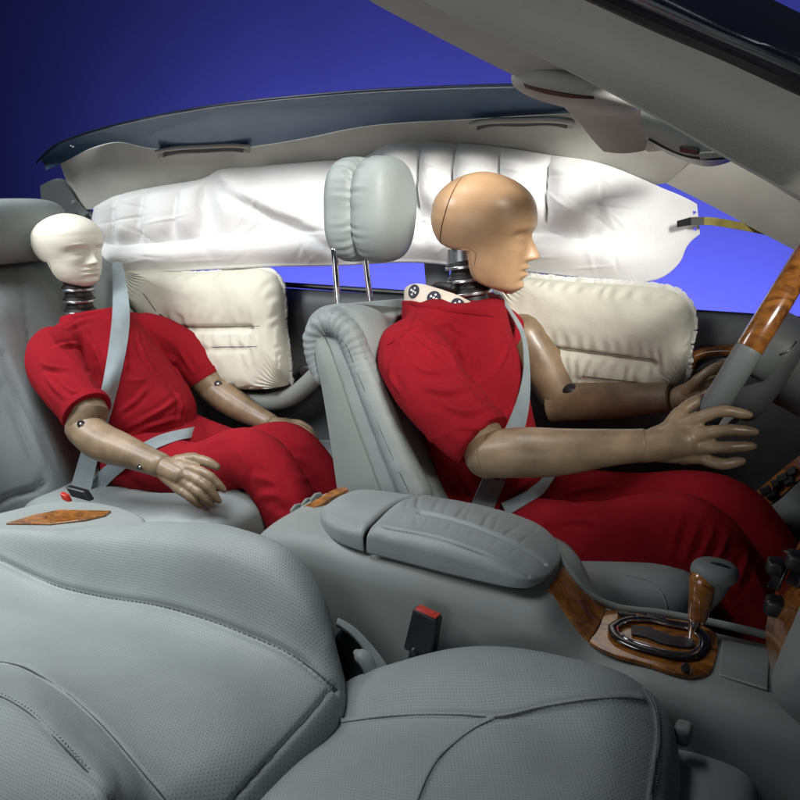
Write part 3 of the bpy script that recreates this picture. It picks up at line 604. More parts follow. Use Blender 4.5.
def padp(cx, rx, sgn_, s):
    V, F, _ = ellipsoid((cx, .372, 1.055), (rx, .078, .099), .72, .66, 160, 90)
    an = np.arctan2(V[:, 2]-1.053, -(V[:, 1]-.372)); t = gauss((V[:, 0]-(-.247)), .030)
    pl = np.sin(an*23+3*noise(V, 18, s))*.5+.5*np.sin(an*37+s+2*noise(V, 12, s+3)); rr = V-np.array([cx, .372, 1.053]); rr /= np.linalg.norm(rr, axis=1, keepdims=True)
    return V+rr*(.0019*pl*t+.002*noise(V, 14, s))[:, None], F, None
hr.data = mobj('tmp', padp(-.212, .048, 1, 1), 'leather_pleated', ds, sharp=180).data; bpy.data.objects.remove(bpy.data.objects['tmp'])
mobj('headrest_back', padp(-.274, .043, -1, 6), 'leather_pleated', ds, sharp=180)
for x, y0, x1, y1, Y in ((334, 250, 339, 312, .312), (364, 250, 372, 312, .425)):
    mobj('headrest_post', tube([at(x, y0, Y), at(x1, y1, Y)], .0062, 14), 'chrome', ds)

# ---- rear bench
rs = thing('back_bench', 'grey leather rear bench with armrest section under the white-headed dummy', 'seat', (-.9, .3, .15))
zz = crv([(.36, -1.02), (.45, -1.035), (.6, -1.095), (.75, -1.165), (.86, -1.215), (.90, -1.245), (.915, -1.29), (.90, -1.34)], 70)
ys = np.linspace(-.35, .74, 110); G = np.zeros((70, 110, 3))
for i, (z, x) in enumerate(zz):
    bol = .045*gauss(ys-.19, .07)+.05*smooth(.60, .70, ys)+.02*smooth(.10, .02, ys); fade = 1-smooth(.80, .91, z)
    G[i] = np.stack([x+bol*fade, ys, np.full(110, z)], 1)
tr = bvh((G.reshape(-1, 3), gfaces(70, 110)))
for s, w, d in (([(1, 352), (12, 378), (30, 415), (48, 452), (62, 490)], .004, .006), ([(1, 385), (18, 420), (36, 458), (43, 474), (43, 484), (25, 492), (1, 500)], .005, .011), ([(14, 268), (24, 300), (30, 340), (36, 380)], .004, .006)): G = seam(G, tr, s, w, d)
sg = np.sign(gnormals(G)[30, 50, 0]); rb = mobj('backrest', plate(G, .06*sg), 'leather_perforated', rs, sharp=180)
tr = bvh((G.reshape(-1, 3), gfaces(70, 110))); stitches(tr, [(1, 358), (10, 380), (28, 418), (46, 456), (60, 494)], 40, rb)
mobj('headrest', ellipsoid(at(8, 231, .33), (.06, .155, .078), .5, .5, 80, 40), 'leather', rs)
V, F, _ = ellipsoid((-.785, .42, .342), (.335, .325, .075), .45, .3, 110, 40); V = V+.0025*noise(V, 9, 8)[:, None]; V[:, 2] += .052*smooth(-.85, -.46, V[:, 0])
mobj('cushion', (V, F), 'leather', rs, sharp=180)
slab([atz(x, y, .478) for x, y in ((-60, 525), (0, 512), (45, 502), (88, 501), (125, 508), (146, 520), (120, 545), (60, 560), (-60, 570))], .15, 'trim_grey', rs, 'armrest', .008, 60)
slab([atz(x, y, .4820) for x, y in ((6, 523), (34, 514.5), (60, 509.5), (111, 510.5), (105, 515), (86, 519.5), (50, 523.5))], .004, 'wood', rs, 'armrest_lid', .0008)
slab([at(x, y, .16) for x, y in ((-20, 505), (42, 487), (47, 497), (-20, 520))], .03, 'trim_grey', rs, 'armrest_hinge', .004, None, (0, -1, 0))

# ================================================================== CENTRE CONSOLE
cc = thing('centre_console', 'grey centre console with wood gear plate between the front seats', 'console', (.15, 0, .13))
sec = []
for X, zt, yn, yf in crv([(-.232, .36, -.095, .095), (-.222, .47, -.10, .10), (-.20, .55, -.104, .104), (-.165, .588, -.108, .108), (-.12, .598, -.11, .11), (0, .594, -.112, .112), (.2, .590, -.114, .114), (.25, .585, -.115, .108), (.28, .578, -.116, .085), (.31, .552, -.118, .060), (.338, .531, -.12, .046), (.42, .530, -.122, .044), (.62, .532, -.125, .046), (.8, .54, -.13, .05)], 110):
    sec.append(crv([(X, yn-.018, .14), (X, yn-.014, .34), (X, yn-.004, zt-.06), (X, yn, zt-.022), (X, yn+.010, zt-.005), (X, yn+.03, zt), (X, 0, zt+.002), (X, yf-.03, zt), (X, yf-.008, zt-.006), (X, yf, zt-.03), (X, yf+.01, .14)], 60))
G = np.array(sec); V = G.reshape(-1, 3); F = gfaces(110, 60); F.append(list(range(60))); F.append([109*60+i for i in range(60)])
mobj('console_body', (V, F, guv(G)), 'trim_grey', cc, sharp=50); TC = bvh((V, F))
def oc(x, y, off): return onto(TC, x, y, off, -.05)
# armrest lid
def padsec(X, yn, yf, zt, zb=.597):
    w = yf-yn; h = zt-zb; fr = [(0, 0), (-.004, .35), (.004, .72), (.045, .90), (.14, 1.0), (.30, 1.10), (.48, 1.08), (.70, .86), (.88, .58), (.97, .34), (1.0, 0)]
    return crv([(X, yn+w*a, zb+h*b) for a, b in fr], 110)
G = np.array([padsec(*q) for q in crv([(.0225, -.104, .098, .630), (.0235, -.1045, .0985, .6345), (.026, -.105, .099, .637), (.06, -.106, .1, .640), (.124, -.1075, .1, .642), (.18, -.1075, .095, .637), (.22, -.106, .082, .629), (.245, -.102, .062, .619), (.259, -.094, .042, .612), (.268, -.078, .022, .606), (.2735, -.055, .0, .601), (.275, -.035, -.02, .598)], 150)]).transpose(1, 0, 2)
tr = bvh((G.reshape(-1, 3), gfaces(110, 150)))
PS = [(386, 510), (420, 512), (450, 518), (480, 528), (510, 541), (530, 552), (545, 563)]
G = seam(G, tr, PS, .0035, .005); G = seam(G, tr, [(373, 525), (420, 533), (480, 552), (529, 577)], .002, .0022)
PX, PY = proj(G.reshape(-1, 3)); PX = PX.reshape(110, 150); PY = PY.reshape(110, 150)
sy = np.interp(PX, [p[0] for p in PS], [p[1] for p in PS]); above = PY-sy
wv = np.zeros_like(PX)
for cx, w, sl, a in ((405, 1.5, .3, .5), (417, 1.8, .1, 1), (431, 1.5, .5, .8), (442, 1.3, .35, .5), (455, 1.8, .6, 1), (464, 1.3, .4, .6), (478, 1.6, .7, .9), (490, 1.3, .5, .5), (502, 1.5, .75, .7), (519, 1.3, .6, .4)):
    wv = wv+a*gauss(PX-cx+sl*above+1.5*noise(G, 30, 3), w)
G = G+gnormals(G)*np.sign(gnormals(G)[60, 70, 2])*(-.0030*wv*smooth(-2, -6, above)*(1-.75*smooth(-9, -20, above))-.0012*wv*smooth(2, 6, above)*(1-smooth(8, 18, above))+.0012*fbm(G, 12, 2, 4))[..., None]
sgn2 = np.sign(gnormals(G)[60, 70, 2]); al = mobj('armrest_lid', plate(G, .004), 'leather_pleated', cc, sharp=180)
tr = bvh((G.reshape(-1, 3), gfaces(110, 150))); stitches(tr, [(374, 527), (420, 535), (480, 554), (528, 579)], 60, al)
G = np.array([padsec(*q) for q in crv([(-.117, .03, .07, .599), (-.113, .0, .085, .605), (-.10, -.035, .092, .613), (-.08, -.062, .095, .620), (-.055, -.082, .097, .625), (-.025, -.096, .098, .629), (.0, -.1015, .098, .6325), (.012, -.103, .098, .634), (.0155, -.103, .0975, .632), (.0172, -.1025, .097, .628)], 60)]).transpose(1, 0, 2)
mobj('armrest_pad', plate(G, .004), 'leather_pleated', cc, sharp=180)
mobj('wood_trim', strip(row((293, 514, -.01), (303, 507, .0), (320, 497.5, .02), (333, 490, .045), (344, 486.5, .06)), row((296, 517, -.02), (307, 511.5, -.012), (323, 503, .006), (336, 495, .035), (348, 489, .055)), 30, .006), 'wood', cc)
for i, (x, y) in enumerate(((297, 506), (308, 500), (317, 495))): mobj('vent_fin', tube(row((x-5, y+5, .02), (x-2, y+1, .03), (x+3, y, .05)), [(.003, .005)]*3, 8), 'trim_grey', cc)
# gear plate
mobj('wood_trim', plate(skin([[oc(x, y, .004) for x, y in ((563, 566), (582, 588), (604, 610))], [oc(x, y, .005) for x, y in ((556, 578), (576, 604), (597, 627))], [oc(x, y, .004) for x, y in ((548, 590), (567, 617), (588, 642))]], 24, 16), .010), 'wood', cc)
gp = slab([atz(x, y, .5365) for x, y in ((589, 641), (596, 626), (605, 611), (655, 616), (702, 625), (715, 632), (718, 645), (715, 662), (709, 672), (692, 675), (650, 664), (610, 652))], .006, 'wood', cc, 'gear_plate', .0015, 64)
z5 = lambda x, y, z: atz(590+x/5.714, 600+y/5.714, z)
ring = [(125, 150), (190, 112), (320, 100), (450, 128), (600, 160), (652, 205), (648, 280), (600, 318), (500, 322), (380, 296), (260, 262), (150, 208)]
rp = crv([z5(x, y, .541) for x, y in ring+ring[:1]], 80)
gr = mobj('gear_bezel', tube(rp, [(.0042+.0025*abs(math.sin(i/79*math.pi*2-.4)), .0022) for i in range(80)], 10), 'black_gloss', cc)
cpt = np.mean(rp, 0); mobj('chrome_ring', tube((rp-cpt)*np.array([.88, .82, 1])+cpt+np.array([0, 0, .0005]), .0016, 8), 'chrome', gr)
slab([z5(x, y, .5405) for x, y in ((236, 150), (250, 142), (350, 150), (372, 168), (420, 182), (440, 192), (480, 205), (520, 206), (590, 222), (600, 255), (570, 268), (500, 262), (400, 240), (325, 208), (240, 192))], .003, 'black_plastic', cc, 'gear_slot', .0008)
for x, y in ((210, 82), (375, 100)): mobj('console_switch', box8(z5(x, y, .541), (.012, 0, .0), (0, .004, 0), (0, 0, .003)), 'black_plastic', cc, bevel=.0015)
bt = mobj('console_button', tube([z5(545, 388, .535), z5(545, 385, .546)], .0055, 16, ref=(1, 0, 0), cap='flat'), 'black_plastic', cc, bevel=.001)
mobj('tray_lid', plate(skin([[atz(722, 638, .5355), atz(770, 650, .537)], [atz(719, 674, .5355), atz(768, 689, .537)]], 10, 10), .003), 'trim_grey', cc, bevel=.002)
mobj('console_rail', tube(crv([atz(558, 551, .598), atz(573, 577, .575), atz(590, 596, .553), atz(612, 606, .540), atz(660, 613, .537), atz(705, 621, .537), atz(775, 637, .54)], 40), [(.0042, .0055)]*40, 10), 'trim_grey', cc)
# gear lever
gl = thing('gear_lever', 'wood and grey gear lever with chrome stalk on the wood plate', 'gear lever', tuple(at(692, 640, .0)))
mobj('stalk', tube(row((692, 642, 0), (694, 628, 0), (698, 612, 0)), [.008, .0075, .009], 14, ref=(0, 1, 0)), 'chrome', gl)
mobj('stalk_collar', tube(row((697, 622, -.006), (700, 612, -.006)), [.009, .0105], 14, ref=(0, 1, 0), cap='flat'), 'chrome', gl)
mobj('grip', tube(crv(row((701, 612, .004), (706, 602, .004), (711, 590, .003), (714, 580, .002)), 20), [(.010+.010*smooth(0, 1, i/19), .010+.008*smooth(0, 1, i/19)) for i in range(20)], 24, ref=(0, 1, 0)), 'trim_mid', gl)
mobj('grip_cap', ellipsoid(at(714.5, 572, .0), (.029, .024, .0155), .8, .9), 'trim_mid', gl)
mobj('wood_inlay', tube(crv(row((698, 615, -.004), (700, 603, -.007), (702, 590, -.010), (703, 580, -.010)), 16), [(.0125+.0045*i/15, .0125+.0035*i/15) for i in range(16)], 20, ref=(0, 1, 0)), 'wood', gl)
mobj('release_button', ellipsoid(at(717, 566, -.006), (.017, .007, .004)), 'black_plastic', gl)

# ================================================================== DASHBOARD STACK
da = thing('dashboard_stack', 'grey dashboard centre stack edge with wood face and black switches', 'dashboard', (.62, 0, .54))
mobj('stack_side', plate(skin([row((830, 560, -.11), (808, 590, -.115), (792, 625, -.12), (779, 655, -.125), (772, 678, -.128), (776, 700, -.13), (800, 724, -.132), (840, 745, -.135)), row((860, 580, -.135), (830, 615, -.14), (808, 645, -.145), (795, 668, -.15), (790, 685, -.15), (800, 705, -.15), (830, 722, -.15), (860, 735, -.15)), row((900, 600, -.14), (880, 640, -.15), (850, 665, -.15), (840, 680, -.15), (840, 690, -.15), (850, 700, -.15), (870, 710, -.15), (900, 715, -.15)),], 40, 20), -.02), 'trim_grey', da)
mobj('wood_face', plate(skin([row((806, 530, .02), (790, 560, .0), (776, 590, -.02), (767, 620, -.04), (766, 645, -.06), (772, 672, -.09)), row((835, 550, -.09), (812, 585, -.10), (796, 618, -.11), (784, 644, -.118), (777, 660, -.12), (773, 676, -.122))], 30, 10), -.012), 'wood', da)
for x, y, Y, s in ((775, 566, -.045, 1.0), (775, 606, -.05, 1.2), (796, 560, -.07, 1.1)):
    sw = mobj('switch_bezel', box8(at(x+6, y+4, Y+.01), np.array([.006, -.012, .004])*s, (.002, .002, 0), np.array([.006, .004, .024])*s), 'black_gloss', da, bevel=.002)
    mobj('switch_paddle', ellipsoid(at(x, y, Y-.005), np.array([.010, .010, .0095])*s, .5, .6), 'black_plastic', da)
    mobj('switch_arm', tube([at(x+6, y+12, Y), at(x+1, y+2, Y-.005)], .003, 8), 'black_plastic', da)
mobj('stack_core', box8((.78, 0, .64), (.17, 0, 0), (0, .09, 0), (.03, 0, .12)), 'trim_dark', da, bevel=.01)

# ================================================================== STEERING WHEEL
sw = thing('steering_wheel', 'wood and grey leather steering wheel gripped by the tan-headed dummy', 'steering wheel', (.62, .37, .75))
wc = np.array([.452, .37, .842]); wd = np.array([.40, 0, .917]); wd /= np.linalg.norm(wd); wy = np.array([0, 1., 0]); wn = np.cross(wy, wd)    # wn: towards the dash (+X,-Z)
wn = wn if wn[0] > 0 else -wn
def arc(a0, a1, n=60, r=.19): return [wc+r*(math.cos(a)*wy*-1+math.sin(a)*wd) for a in np.radians(np.linspace(a0, a1, n))]
RR = lambda n, r: [(r*(1+.05*math.sin(i*.9)), r*1.12) for i in range(n)]
mobj('rim_wood', tube(arc(14, 166), [(.0165, .0185)]*60, 20, ref=wn), 'wood', sw); mobj('rim_leather', tube(arc(168, 372), [(.0172, .019)]*60, 20, ref=wn), 'trim_mid', sw)
V, F, _ = ellipsoid((0, 0, 0), (.105, .085, .042), .55, .6, 60, 30); M_ = np.stack([wy, wd, wn], 1); mobj('airbag_cover', (V @ M_.T+wc+wn*.03-wd*.005, F), 'trim_dark', sw)
tv = bvh((V @ M_.T+wc+wn*.03-wd*.005, F)); sm = [onto(tv, x, y, -.0006) for x, y in ((755, 335), (762, 348), (772, 356), (786, 352), (796, 342))]; sm = [q for q in sm if q is not None]
if len(sm) > 2: mobj('cover_seam', tube(crv(sm, 24), .0018, 6), 'black_plastic', sw)
for a in (10, 170, 270):
    e = np.radians(a); dr = math.cos(e)*wy*-1+math.sin(e)*wd; mobj('spoke', tube(crv([wc+dr*.05+wn*.045, wc+dr*.12+wn*.030, wc+dr*.185+wn*.002], 14), [(.030-.010*i/13, .012-.002*i/13) for i in range(14)], 16, ref=wn, cap='flat'), 'trim_mid', sw)
mobj('column', tube([wc+wn*.04, wc+wn*.35], [.05, .055], 20, ref=(0, 1, 0)), 'trim_dark', sw)

# ================================================================== CRASH TEST DUMMIES
def head_mesh():
    zs = np.concatenate([np.linspace(-.1235, -.0405, 46), np.linspace(-.0400, -.0385, 2), np.linspace(-.036, .028, 40), .03+.0722*np.sin(np.linspace(.02, .995, 50)*math.pi/2)])
    _c = {}
    def it(z, t):
        k = id(t) if len(t) > 12 else None
        if k is None: return np.interp(z, [a for a, b in t], [b for a, b in t])
        if k not in _c:                     # smoothed profile, kept sharp at the skull base step
            g = np.linspace(-.1235, .1022, 1200); y = np.interp(g, [a for a, b in t], [b for a, b in t]); w = np.exp(-np.linspace(-2, 2, 181)**2); w /= w.sum()
            st = t is Fb; o = np.empty_like(y); segs = [(g < -.03845), (g >= -.03845)] if st else [g > -9]
            for m in segs:
                q = y[m]; p = np.concatenate([2*q[0]-q[90:0:-1], q, 2*q[-1]-q[-2:-92:-1]]); o[m] = np.convolve(p, w, 'valid')
            _c[k] = (g, o)
        return np.interp(z, *_c[k])
    F_ = [(-.1235, .052), (-.119, .062), (-.112, .068), (-.10, .0705), (-.087, .0725), (-.073, .074), (-.062, .0745), (-.04, .0765), (-.017, .0805), (-.004, .0875), (.012, .0915), (.033, .0895), (.062, .0755), (.083, .052), (.094, .028), (.1022, -.004)]
    Fb = [(-.1235, .040), (-.118, .030), (-.11, .010), (-.104, -.004), (-.098, -.016), (-.09, -.022), (-.079, -.0255), (-.042, -.028), (-.0385, -.029), (-.0384, -.070), (-.034, -.079), (-.026, -.086), (-.008, -.096), (.017, -.101), (.041, -.096), (.06, -.085), (.078, -.066), (.093, -.042), (.1022, -.02)]
    Wd = [(-.1235, .010), (-.12, .022), (-.112, .036), (-.10, .046), (-.087, .052), (-.07, .0575), (-.045, .062), (-.0385, .063), (-.036, .064), (-.015, .0705), (.01, .0745), (.03, .075), (.055, .068), (.075, .054), (.09, .035), (.098, .019), (.1022, .006)]
    nth = 132; th = np.linspace(-math.pi, math.pi, nth, endpoint=False); V = []
    for z in zs:
        zz = min(z, .03); xf, xb, w = it(zz, F_), it(zz, Fb), it(zz, Wd); dome_ = max(1e-4, 1-max(0, (z-.03)/.0725)**2)**.58; x0 = -.012+.024*float(smooth(0.0, -.10, z))
        x0 = min(max(x0, xb+.25*(xf-xb)), xf-.3*(xf-xb)); c, s = np.cos(th), np.sin(th); x0 = x0+.004*(1-dome_); xf = x0+(xf-x0)*dome_; xb = x0+(xb-x0)*dome_; w = w*dome_
        pe = .86; X = np.where(c > 0, x0+(xf-x0)*np.abs(c)**pe, x0-(x0-xb)*np.abs(c)**(pe if z > -.0385 else .5)); Y = w*np.sign(s)*np.abs(s)**.92
        fr = smooth(.0, .5, c)
        nose = it(z, [(-.066, 0), (-.0625, .006), (-.058, .021), (-.053, .0225), (-.045, .0185), (-.035, .0125), (-.022, .005), (-.012, .001), (0, 0)]); ns = it(z, [(-.066, .013), (-.056, .0125), (-.05, .0105), (-.035, .0075), (-.01, .008)])
        X = X+fr*nose*np.exp(-np.abs(Y/ns)**2.4)
        lip = .0065*math.exp(-((z+.0735)/.0042)**2)+.0062*math.exp(-((z+.0875)/.005)**2)-.0045*math.exp(-((z+.0803)/.0022)**2)-.003*math.exp(-((z+.098)/.005)**2)+.003*math.exp(-((z+.111)/.006)**2)
        X = X+fr*lip*np.exp(-(Y/.021)**4)
        for sg in (-1, 1):
            ey = Y-sg*.031
            X = X+fr*(-.0160*np.exp(-(ey/.017)**2-((z+.016)/.0115)**2)+.0105*np.exp(-(ey/.0125)**2-((z+.0195)/.0070)**2)+.0035*np.exp(-(ey/.02)**2-((z-.001)/.006)**2)+.003*np.exp(-((Y-sg*.040)/.016)**2-((z+.043)/.014)**2))
        V.append(np.stack([X, Y, np.full(nth, z)], 1))
    V = np.concatenate(V); n = len(zs); F = gfaces(n, nth, cu=True); F.append(list(range(nth))[::-1]); F.append([(n-1)*nth+i for i in range(nth)])
    return V, F
def cut(V, F, co, no, keep):
    me = bpy.data.meshes.new('t'); me.from_pydata(V.tolist(), [], F); bm = bmesh.new(); bm.from_mesh(me); bmesh.ops.recalc_face_normals(bm, faces=bm.faces)
    r = bmesh.ops.bisect_plane(bm, geom=bm.verts[:]+bm.edges[:]+bm.faces[:], plane_co=co, plane_no=no, clear_outer=(keep < 0), clear_inner=(keep > 0))
    ed = [e for e in bm.edges if e.is_boundary]; bmesh.ops.holes_fill(bm, edges=ed)
    bm.verts.index_update(); V2 = np.array([v.co[:] for v in bm.verts]); F2 = [[v.index for v in f.verts] for f in bm.faces]; bm.free(); bpy.data.meshes.remove(me)
    return V2, F2
HV, HF = head_mesh()
def head(parent, pos, yaw, pitch, roll, sc, matn):
    R = np.array((Matrix.Rotation(yaw, 3, 'Z') @ Matrix.Rotation(-pitch, 3, 'Y') @ Matrix.Rotation(roll, 3, 'X')))
    tf = lambda V: (V*np.asarray(sc)) @ R.T+np.asarray(pos)
    no = np.array([.957, 0, -.29]); no /= np.linalg.norm(no); co = np.array([-.0545, 0, .04])
    f = cut(HV, HF, co+no*.0012, no, 1); c = cut(HV, HF, co-no*.0012, no, -1)
    hd = mobj('head', (tf(f[0]), f[1]), matn, parent, sharp=55)
    mobj('skull_cap', (tf(c[0]), c[1]), matn, hd, sharp=55)
    g = (HV-np.array([-.0, 0, .01]))*np.array([.93, .93, .95])+np.array([0, 0, .01]); q = cut(g, HF, co-no*.01, no, 1); q = cut(q[0], q[1], co+no*.01, no, -1); mobj('cap_gasket', (tf(q[0]), q[1]), 'rubber', hd)
    # moulding line round the neck opening
    tr = bvh((tf(HV), HF)); L = []
    for x, z in ((-.068, -.031), (-.04, -.033), (-.012, -.036), (-.004, -.043), (-.006, -.06), (-.010, -.085)):
        h = tr.ray_cast(Vector(tf(np.array([[x, -.2, z]]))[0]), Vector(R @ np.array([0, 1., 0]))); 
        if h[0] is not None: L.append(np.array(h[0]+h[1]*-.0001))
    if len(L) > 3: mobj('moulding_line', tube(crv(L, 30), .0006, 6), 'trim_dark' if matn != 'vinyl_tan' else 'vinyl_brown', hd)
    return hd
def neck(parent, p0, p1, discs, r0=.033, r1=.041, clip=None):
    p0, p1 = map(np.asarray, (p0, p1)); ax = p1-p0; L = np.linalg.norm(ax); ax = ax/L
    n = mobj('neck', tube([p0+ax*L*s for s in np.linspace(0, 1, 30)], [r0*(1-.12*abs(math.sin(s*math.pi*discs))) for s in np.linspace(0, 1, 30)], 32, ref=(1, 0, 0), cap='flat'), 'rubber', parent)
    for k in range(discs):
        c = p0+ax*L*((k+.55)/discs); mobj('neck_disc', tube([c-ax*.0030, c+ax*.0030], r1, 40, ref=(1, 0, 0), cap='flat'), 'aluminium', n, bevel=.0012)
        mobj('neck_rubber', tube([c+ax*.0031, c+ax*.012], [r1*.99, r0*.95], 32, ref=(1, 0, 0), cap='flat'), 'rubber', n, bevel=.002)
    return n
def hand(parent, wrist, knk, mid, tip, thumb, r=.0088, matn='vinyl_brown', wr=.024):
    w = np.asarray(wrist); ms = []
    kc = np.mean(knk, 0)
    ms.append(tube([w-(kc-w)*.25, w+(kc-w)*.15, w+(kc-w)*.6], [wr, wr*1.0, wr*.95], 20))
    lat = (np.asarray(knk[0])-np.asarray(knk[3])); lw = np.linalg.norm(lat)
    for i in range(4):
        ws = w+(np.asarray(knk[i])-kc)*.45
        ms.append(tube(crv([ws, ws*.4+np.asarray(knk[i])*.6, knk[i]], 10), [r*1.45]*5+[r*1.3]*4+[r*1.18], 14))
        ms.append(tube(crv([knk[i], mid[i], np.asarray(mid[i])*.45+np.asarray(tip[i])*.55, tip[i]], 16), [r*1.1]*4+[r*.98]*3+[r*1.0]*2+[r*.92]*4+[r*.85, r*.78, r*.66], 14))
    ms.append(tube(crv([w+(kc-w)*.1]+list(thumb), 14), [r*1.7]*4+[r*1.35]*4+[r*1.1]*4+[r*.95, r*.8], 14))
    V, F, _ = fuse(ms, .0021, 3)
    h = mobj('hand', (V, F), matn, parent, sharp=180)
    return h
def wrinkle(V, amp, spots=()):
    P = V*np.array([1.0, 1.0, 1.5]); d = amp*(fbm(P, 9, 3, 21))
    for c, r, a, dr, f in spots:
        c = np.asarray(c); dr = np.asarray(dr, float); dr /= np.linalg.norm(dr); D = np.linalg.norm(V-c, axis=1); t = (V-c)@dr
        d = d+a*np.sin(t*f+3.2*fbm(V, 9, 2, 5))*gauss(D, r)
    return d

# ------------------------------------------------------------------ driver dummy
dd = thing('crash_test_dummy', 'tan-headed crash test dummy in red clothes gripping the steering wheel', 'dummy', (.05, .37, .45), 'crash test dummies in red clothes')
hd = head(dd, (.0, .37, 1.0275), math.radians(9), math.radians(1), 0, (1.0, 1.0, .945), 'vinyl_tan')
nk = neck(dd, at(473, 314, .37), at(466, 260, .37), 4, .034, .040)
mobj('neck_bracket', tube([at(465.5, 263, .37), at(464, 247, .37)], [.034, .031], 28, ref=(1, 0, 0), cap='flat'), 'aluminium', nk, bevel=.002)
mobj('neck_cable', tube(crv(row((430, 292, .36), (440, 286, .34), (452, 288, .33)), 10), .009, 12), 'rubber', nk)
tor = [tube(crv([(.0, .37, .44), (-.008, .37, .54), (-.018, .37, .64), (-.03, .37, .74), (-.048, .37, .81), (-.060, .37, .862), (-.062, .37, .897)], 30), crv([(.14, .17), (.138, .172), (.135, .175), (.138, .182), (.122, .178), (.102, .15), (.088, .118)], 30), 40, ref=(0, 1, 0), cap='flat')]
slv = tube(crv([(-.068, .235, .822), (-.05, .196, .808), (.022, .150, .757), (.097, .134, .708)], 20), [(.064+.004*math.sin(i/19*2.2)-.014*(i/19), .068+.004*math.sin(i/19*2.2)-.012*(i/19)**2) for i in range(20)], 28, ref=(0, 1, 0), cap='flat')
slf = tube(crv([(-.06, .50, .82), (-.05, .53, .81), (-.015, .565, .785)], 20), [.060+.004*math.sin(i/19*2.4)-.012*(i/19)**2 for i in range(20)], 28, cap='flat'); bar = tube(crv([(-.06, .24, .835), (-.06, .37, .86), (-.06, .50, .83)], 12), [.055]*12, 24)
def dsh(V):
    return (.0022*fbm(V, 9, 3, 21)+folds(V, (.8, -.1, -.55), 26, 6, .0075, 31, (-.02, .18, .80), .085)+folds(V, (.6, -.5, .2), 30, 8, .0050, 35, (.05, .14, .74), .06)
            +folds(V, (.3, .5, -.8), 22, 6, .0080, 41, (.05, .27, .66), .11)+folds(V, (.1, .9, -.3), 26, 6, .0065, 44, (.06, .26, .56), .08)+folds(V, (.2, .8, .4), 20, 5, .0045, 47, (.07, .33, .80), .08))
SH = fuse(tor+[slv, slf, bar], .0036, 10, dsh)
SH = creases(SH, [[(395, 341), (421, 328), (447, 324), (477, 339)], [.9, (447, 327), (460, 350), (470, 372)], [.9, (478, 337), (474, 361), (464, 378)], [.8, (421, 384), (447, 391), (468, 386)], [.8, (436, 400), (466, 411), (492, 405)], [.7, (402, 350), (391, 376), (402, 394)], [.7, (412, 362), (432, 372), (452, 368)], [.6, (455, 425), (480, 428), (500, 416)], [.8, (430, 440), (438, 465), (452, 485)], [.6, (510, 335), (505, 355), (495, 372)], [.7, (448, 470), (462, 488), (470, 505)], [.7, (500, 495), (520, 487), (540, 470)], [.6, (520, 400), (510, 412), (500, 420)], [-1.1, (474, 345), (479, 372), (488, 398), (496, 412)], [.6, (400, 330), (420, 345), (440, 362)], [.6, (425, 340), (446, 350), (458, 372)], [.5, (505, 330), (515, 350), (518, 372)]], .0048, .0075);  shirt = mobj('shirt', SH, 'shirt_red', dd, sharp=180); TS = bvh(SH)
for path, r in ((slv, .0), (slf, .0)): pass
cc_ = np.array([.092, .1375, .712]); ax = np.array([.149, -.05, -.12]); ax /= np.linalg.norm(ax)
mobj('sleeve_hem', tube([cc_-ax*.013, cc_+ax*.004], [.0545, .0535], 32, cap='flat'), 'shirt_red', shirt, bevel=.002)
nl = [onto(TS, x, y, .001) for x, y in ((404, 304), (412, 304.5), (425, 307), (445, 309), (465, 311), (485, 314), (494, 317))]; nl = [p for p in nl if p is not None]
mobj('collar', tube(crv(nl, 40), [(.0032*min(1, (40-i)/8), .0058*min(1, (40-i)/8)) for i in range(40)], 8), 'shirt_red', shirt)
mobj('shoulder_seam', tube(crv([p for p in (onto(TS, x, y, -.0006) for x, y in ((417, 309), (412, 322), (404, 334), (395, 340), (386, 345))) if p is not None], 24), .0016, 6), 'shirt_red', shirt)
mobj('upper_arm', tube([(.085, .139, .718), (.105, .130, .70), at(486, 450, .122)], [.040, .037, .033], 24), 'vinyl_brown', dd)
mobj('forearm', tube(crv(row((487, 455, .122), (510, 453, .120), (560, 452, .122), (610, 447.5, .130), (640, 445.5, .136), (647, 445, .138)), 40), [.0365+.004*math.sin(i/39*5)-.0085*(i/39)**1.4 for i in range(40)], 32, cap='flat'), 'vinyl_brown', dd, bevel=.004)
mobj('elbow', ellipsoid(at(488, 455, .122), (.0375, .036, .0375)), 'vinyl_brown', dd)
hand(dd, at(655, 445, .14), row((700, 418, .158), (707, 433, .148), (706, 447, .147), (701, 457, .152)), row((726, 411, .158), (733, 430, .148), (732, 447, .146), (725, 464, .150)), row((749, 415, .170), (755, 432, .158), (753, 446, .157), (742, 461, .162)), row((672, 424, .155), (686, 408, .175), (704, 398, .195)))
mobj('upper_arm', tube(row((525, 335, .60), (542, 362, .605), (556, 390, .605)), [.048, .046, .042], 24), 'vinyl_brown', dd)
mobj('forearm', tube(crv(row((551, 403, .605), (580, 402, .60), (630, 400, .585), (672, 397, .575)), 30), [.042+.002*math.sin(i/29*4)-.012*(i/29) for i in range(30)], 28, cap='flat'), 'vinyl_brown', dd, bevel=.004)
mobj('elbow_joint', ellipsoid(at(570, 390, .59), (.024, .02, .014)), 'rubber', dd)
hand(dd, at(683, 397, .572), row((704, 377, .58), (710, 382, .565), (712, 389, .552), (709, 397, .545)), row((722, 369, .59), (728, 376, .575), (728, 385, .56), (722, 396, .55)), row((736, 366, .60), (738, 378, .60), (736, 388, .585), (730, 400, .57)), row((694, 384, .545), (708, 372, .540), (722, 364, .55)), r=.0085)
kn = at(692, 541, .27); kf = at(722, 516, .485)
